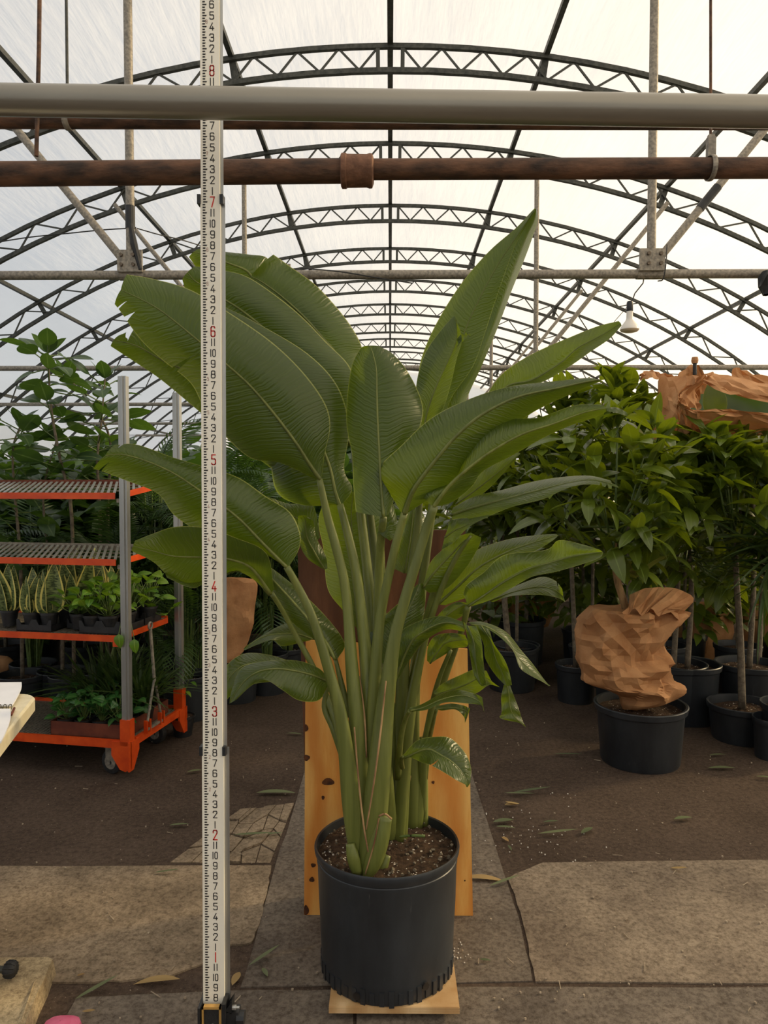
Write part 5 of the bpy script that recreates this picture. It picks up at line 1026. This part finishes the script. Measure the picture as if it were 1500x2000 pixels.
for n_, (x, y, s_, lab) in enumerate(PT):
    c = cl(x, y, Z3+.008); t = thing('pothos_plant', lab, 'potted plant', c, 'pothos on the trolley'); small_pot(t, c, .05, .08); st = MB()
    for i in range(26):
        a = i*2.4; rad = r.uniform(.02, .1); hh = r.uniform(.1, .1+s_); p = c+Vector((rad*math.cos(a), rad*math.sin(a), hh)); st.tube([c+Vector((0, 0, .07)), c.lerp(p, .5)+Vector((0, 0, .03)), p], .0022, 4)
        el = r.uniform(-.3, .9); inst(r.choice(POTH), 'leaf', t, (math.cos(a)*math.cos(el), math.sin(a)*math.cos(el), math.sin(el)), p, r.uniform(.05, .085), roll=r.uniform(-.8, .8))
    if n_ == 5:
        vine = [c+Vector((0, 0, .1)), P(298, 1193, c.y), P(320, 1202, c.y-.02), P(335, 1190, c.y-.03), P(342, 1186, c.y-.04)]; st.tube([tuple(p) for p in crom(vine, 5)], .003, 5)
        for q in vine[1:]: inst(r.choice(POTH), 'leaf', t, (r.uniform(-.2, 1), -.3, r.uniform(-.2, .8)), q, .075)
    if n_ == 3:
        for q in (P(232, 1238, c.y-.22), P(262, 1248, c.y-.2)): st.tube([c+Vector((0, 0, .1)), c.lerp(q, .6)+Vector((0, 0, .06)), q], .0025, 5); inst(POTH[0], 'leaf', t, (.1, -.2, -.9), q, .075, up=(0, -1, .2))
    stuff(st.build('vines', 'green_stem', t, smooth=True))
ZB_ = .184
tray('low brown cardboard tray of dark pothos on the trolley base', -.44, -.03, .03, .5, ZB_, .075, 'cardboard', 'cardboard_tray', False)
k = 0
for i in range(4):
    for j in range(2):
        k += 1; c = cl(-.385+i*.1, .085+j*.1, ZB_+.008); t = thing('dark_pothos_plant', 'dark round-leaved pothos in the low cardboard tray', 'potted plant', c, 'dark pothos in the cardboard tray'); small_pot(t, c, .045, .07); st = MB()
        for q in range(18):
            a = q*2.4; rad = r.uniform(.02, .075); p = c+Vector((rad*math.cos(a), rad*math.sin(a), r.uniform(.08, .19))); st.tube([c+Vector((0, 0, .06)), p], .002, 4); el = r.uniform(-.2, .9)
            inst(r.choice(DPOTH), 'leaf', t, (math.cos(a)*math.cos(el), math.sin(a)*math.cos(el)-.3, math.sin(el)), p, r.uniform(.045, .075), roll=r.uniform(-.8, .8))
        stuff(st.build('vines', 'green_stem', t))
for n_, (x, y, h_, lab) in enumerate(((-.36, .36, .4, 'grassy lily-turf clump at the inner end of the cardboard tray'), (-.26, .38, .44, 'tall grassy clump in the middle of the cardboard tray'), (-.15, .36, .4, 'grassy clump behind the near trolley post'), (-.07, .3, .36, 'bronze-tinted grassy clump beside the tow bar'), (-.2, .27, .3, 'short grassy clump just behind the dark pothos'), (-.33, .27, .3, 'short grassy clump behind the outer dark pothos'))):
    c = cl(x, y, ZB_+.008); t = thing('grass_clump', lab, 'potted plant', c, 'grassy clumps on the trolley base'); small_pot(t, c, .06, .09)
    for i in range(75):
        a = r.uniform(0, 6.28); tl_ = r.uniform(.1, 1.0); inst(r.choice(GRASS), 'blade', t, (math.cos(a)*tl_, math.sin(a)*tl_, 1), c+Vector((.03*math.cos(a), .03*math.sin(a), .08)), h_*r.uniform(.5, 1.0), roll=r.uniform(-.5, .5))
t = thing('trailing_ivy', 'thin lime-green trailing shoot beyond the far trolley foot', 'potted plant', cl(.0, .62, 0)); small_pot(t, cl(-.02, .66, 0.0), .07, .12); mb = MB(); v = [cl(-.02, .66, .1), P(352, 1375, 4.22), P(362, 1350, 4.22), P(368, 1328, 4.22)]
mb.tube([tuple(p) for p in crom(v, 4)], .003, 5); mb.build('vine', 'green_stem', t)
for i, q in enumerate(v[1:]+[P(356, 1362, 4.21), P(372, 1332, 4.2), P(345, 1384, 4.2)]): inst(POTH[i % 3], 'leaf', t, (r.uniform(-1, 1), -.3, r.uniform(-.3, .6)), q, .05)
# ================================================================ work table and notebook at the left edge
e0 = G(76, 1352, .74); e1 = G(2, 1445, .74); tv = (e1-e0).normalized(); lv = Vector((-tv.y, tv.x, 0)); lv = lv if lv.x < 0 else -lv
tt = thing('folding_table', 'cream plastic table with a rounded corner, carrying the notebook', 'table', (e0.x, e0.y, 0)); TZ2 = .74
pts = []
for a in np.linspace(0, math.pi/2, 8): pts.append(e0+tv*(.07-.07*math.sin(a))+lv*(.07-.07*math.cos(a)))
pts += [e0+lv*1.1, e0+lv*1.1+tv*.9, e0+tv*.9]
ar = sum(pts[i].x*pts[(i+1) % len(pts)].y-pts[(i+1) % len(pts)].x*pts[i].y for i in range(len(pts)))
if ar < 0: pts = pts[::-1]
mb = MB(); cen = sum(pts, Vector())/len(pts); k = len(pts)
ins = [p+(cen-p).normalized()*.008 for p in pts]
vs = [(p.x, p.y, TZ2) for p in ins]+[(p.x, p.y, TZ2-.008) for p in pts]+[(p.x, p.y, TZ2-.045) for p in pts]
mb.add(vs, [tuple(range(k)), tuple(range(3*k-1, 2*k-1, -1))]+[(i+o*k, i+(o+1)*k, (i+1) % k+(o+1)*k, (i+1) % k+o*k) for o in (0, 1) for i in range(k)]); mb.build('table_top', 'table_plastic', tt)
for u, w in ((.3, .3), (.3, .95), (.75, .3), (.75, .95)):
    c = e0+tv*u+lv*w; mb = MB(); mb.tube([(c.x, c.y, 0), (c.x, c.y, TZ2-.04)], .014, 8); mb.build('leg', 'galv', tt)
nt = thing('notebook', 'open spiral notebook with white pages on the cream table', 'notebook', G(10, 1390, TZ2))
ca_ = G(42, 1332, TZ2+.006); cb_ = G(24, 1376, TZ2+.012); cc_ = G(20, 1384, TZ2+.012); cd_ = G(2, 1448, TZ2+.006); lf = Vector((-1, -.05, 0))
for nm, p, q in (('page', ca_, cb_), ('page', cc_, cd_)):
    mb = MB(); g = []
    for i in range(6):
        t_ = i/5; o = p.lerp(q, t_); o = o+Vector((.012*math.sin(t_*3.14), 0, .01*math.sin(t_*3.14)))
        g += [o, o+lf*.14, o+lf*.3]
    lo = [v_-Vector((0, 0, .006)) for v_ in g]
    mb.add(g+lo, [(i*3+j, i*3+j+1, i*3+j+4, i*3+j+3) for i in range(5) for j in range(2)]+[(i*3, (i+1)*3, (i+1)*3+18, i*3+18) for i in range(5)]+[(0, 18, 19, 1), (1, 19, 20, 2), (15, 16, 34, 33), (16, 17, 35, 34)]); mb.build(nm, 'paper', nt)
mb = MB()
for i in range(16):
    o = cb_.lerp(cc_, .5)+lf*(.004+i*.017)+Vector((0, 0, -.004)); mb.tube([o+Vector((0, .012*math.cos(q), .012*math.sin(q))) for q in np.linspace(0, 6.28, 9)], .0012, 4)
mb.build('spiral_binding', 'steel_dark', nt)
mb = MB(); mb.tube([G(28, 1383, TZ2+.006), G(22, 1396, TZ2+.006)], .004, 6); tag(mb.build('pen', 'cardboard'), 'brown pen tip sticking out from under the notebook', 'pen')
# ================================================================ litter on the ground
DRY = variants('fallen_leaf', 'dry_leaf', [(.28, .3, -.1), (.2, .3, .2), (.4, .2, .15)]); CUT = variants('fallen_leaf', 'cut_leaf', [(.2, .2, .12), (.12, .2, .0), (.3, .3, .1)])
def litter(x, y, Lpx, ang, kind, label, i=0, zz=.012, sc=1.0):
    g = G(x, y, zz); L = Lpx*g.y/F; a = math.radians(ang); src = DRY if kind == 'd' else CUT
    o = bpy.data.objects.new('fallen_leaf', src[i]); COL.objects.link(o); o.matrix_basis = frame((math.cos(a), math.sin(a), .02), (0, 0, 1), g, L); return tag(o, label, 'leaf', 'fallen leaves on the ground')
for a in ((352, 1912, 95, 184, 'd', 'long yellow dry leaf on the path left of the rod', 1), (468, 1898, 40, 260, 'd', 'curled tan leaf right of the measuring rod', 2), (485, 1886, 78, 45, 'c', 'long grey-green leaf lying on the path joint', 1), (512, 1890, 32, 300, 'c', 'small pale green leaf next to the long grey-green one', 2), (145, 1952, 90, 42, 'c', 'narrow green leaf beside the pale stone', 1), (150, 1906, 16, 30, 'd', 'tiny tan leaf fragment by the pale stone', 2), (300, 1704, 52, 2, 'c', 'pale green leaf on the warm slab behind the rod', 1), (456, 1630, 84, -8, 'c', 'green leaf strip on the broken concrete', 1), (520, 1630, 34, 15, 'c', 'pale crumpled leaf on the broken concrete', 0), (330, 1612, 40, 10, 'c', 'small green leaf on the dark soil by the rod', 0), (1080, 1472, 58, -20, 'c', 'green leaf stub near the large black pot', 1), (985, 1548, 60, -20, 'c', 'grey-green leaf strip on the soil right of the plywood', 1), (1000, 1548, 78, 5, 'c', 'thin leaf strip crossing another on the soil', 1), (962, 1606, 46, 12, 'c', 'green leaf scrap at the slab corner', 2), (968, 1614, 40, -10, 'c', 'lower green leaf scrap at the slab corner', 0), (985, 1572, 28, 10, 'd', 'round dry leaf on the soil', 2), (1060, 1606, 34, 12, 'c', 'short grey leaf on the dark patch', 0), (1050, 1628, 80, 0, 'c', 'long thin leaf strip on the dark patch', 1), (1135, 1628, 40, 40, 'c', 'upright leaf scrap on the dark patch', 2), (980, 1634, 22, -60, 'd', 'tan leaf below the slab corner', 2), (992, 1650, 24, -80, 'c', 'little green leaf below the tan one', 0), (1316, 1600, 40, 10, 'c', 'leaf cluster on the soil in front of the large pot', 2), (1385, 1475, 36, 8, 'c', 'pale leaf at the foot of the grey-trunk pot', 0), (1382, 1500, 56, 0, 'c', 'flat green leaf in front of the grey-trunk pot', 0), (1476, 1516, 40, -20, 'c', 'pale green leaf by the right-hand pot', 0), (936, 1874, 24, -8, 'c', 'pale green leaf near the caster', 2), (905, 1714, 86, -2, 'd', 'thin brown twig-like leaf along the slab edge', 1), (955, 1730, 70, 22, 'c', 'narrow green leaf on the path joint', 1), (500, 1548, 80, 0, 'c', 'flat dark leaf left of the plywood', 0), (365, 1508, 30, 20, 'c', 'green leaf behind the rod on the gravel', 2), (1310, 1695, 30, -20, 'd', 'brown leaf on the right slab', 0), (160, 1975, 30, -10, 'd', 'tan leaf on the front slab', 0), (1015, 1570, 30, 190, 'd', 'brown curl near the leaf strips', 0), (590, 1434, 34, 170, 'c', 'green leaf scrap beside the plywood edge', 0)):
    litter(a[0], a[1], a[2], a[3], a[4], a[5], a[6])
mb = MB(); r = random.Random(9)    # wood fibres and perlite crumbs too small to count
for i in range(380):
    x = r.uniform(-100, 1600); y = r.uniform(1400, 1990); g = G(x, y, .0095)
    if r.random() < .12: mb.box(g, (r.uniform(.01, .045), .0022, .002), Matrix.Rotation(r.uniform(0, 3.14), 3, 'Z'))
    else: s = r.uniform(.002, .005); mb.box(g, (s, s*1.3, s), Matrix.Rotation(r.uniform(0, 3.14), 3, 'Z'))
o = stuff(mb.build('ground_crumbs', 'crumb')); o['label'] = 'pale wood fibres and crumbs scattered on the ground'; o['category'] = 'debris'
mb = MB(); r = random.Random(10)
for i in range(95):
    x = r.gauss(1060, 70); y = r.gauss(1630, 32)
    if i > 65: x = r.gauss(890, 18); y = r.gauss(1862, 10)
    g = G(x, y, .006); s = r.uniform(.0015, .004); mb.box(g, (s, s*1.2, s), Matrix.Rotation(r.uniform(0, 3.14), 3, 'Z'))
o = stuff(mb.build('perlite_crumbs', 'bulb_white')); o['label'] = 'white perlite crumbs on the dark soil patch'; o['category'] = 'debris'
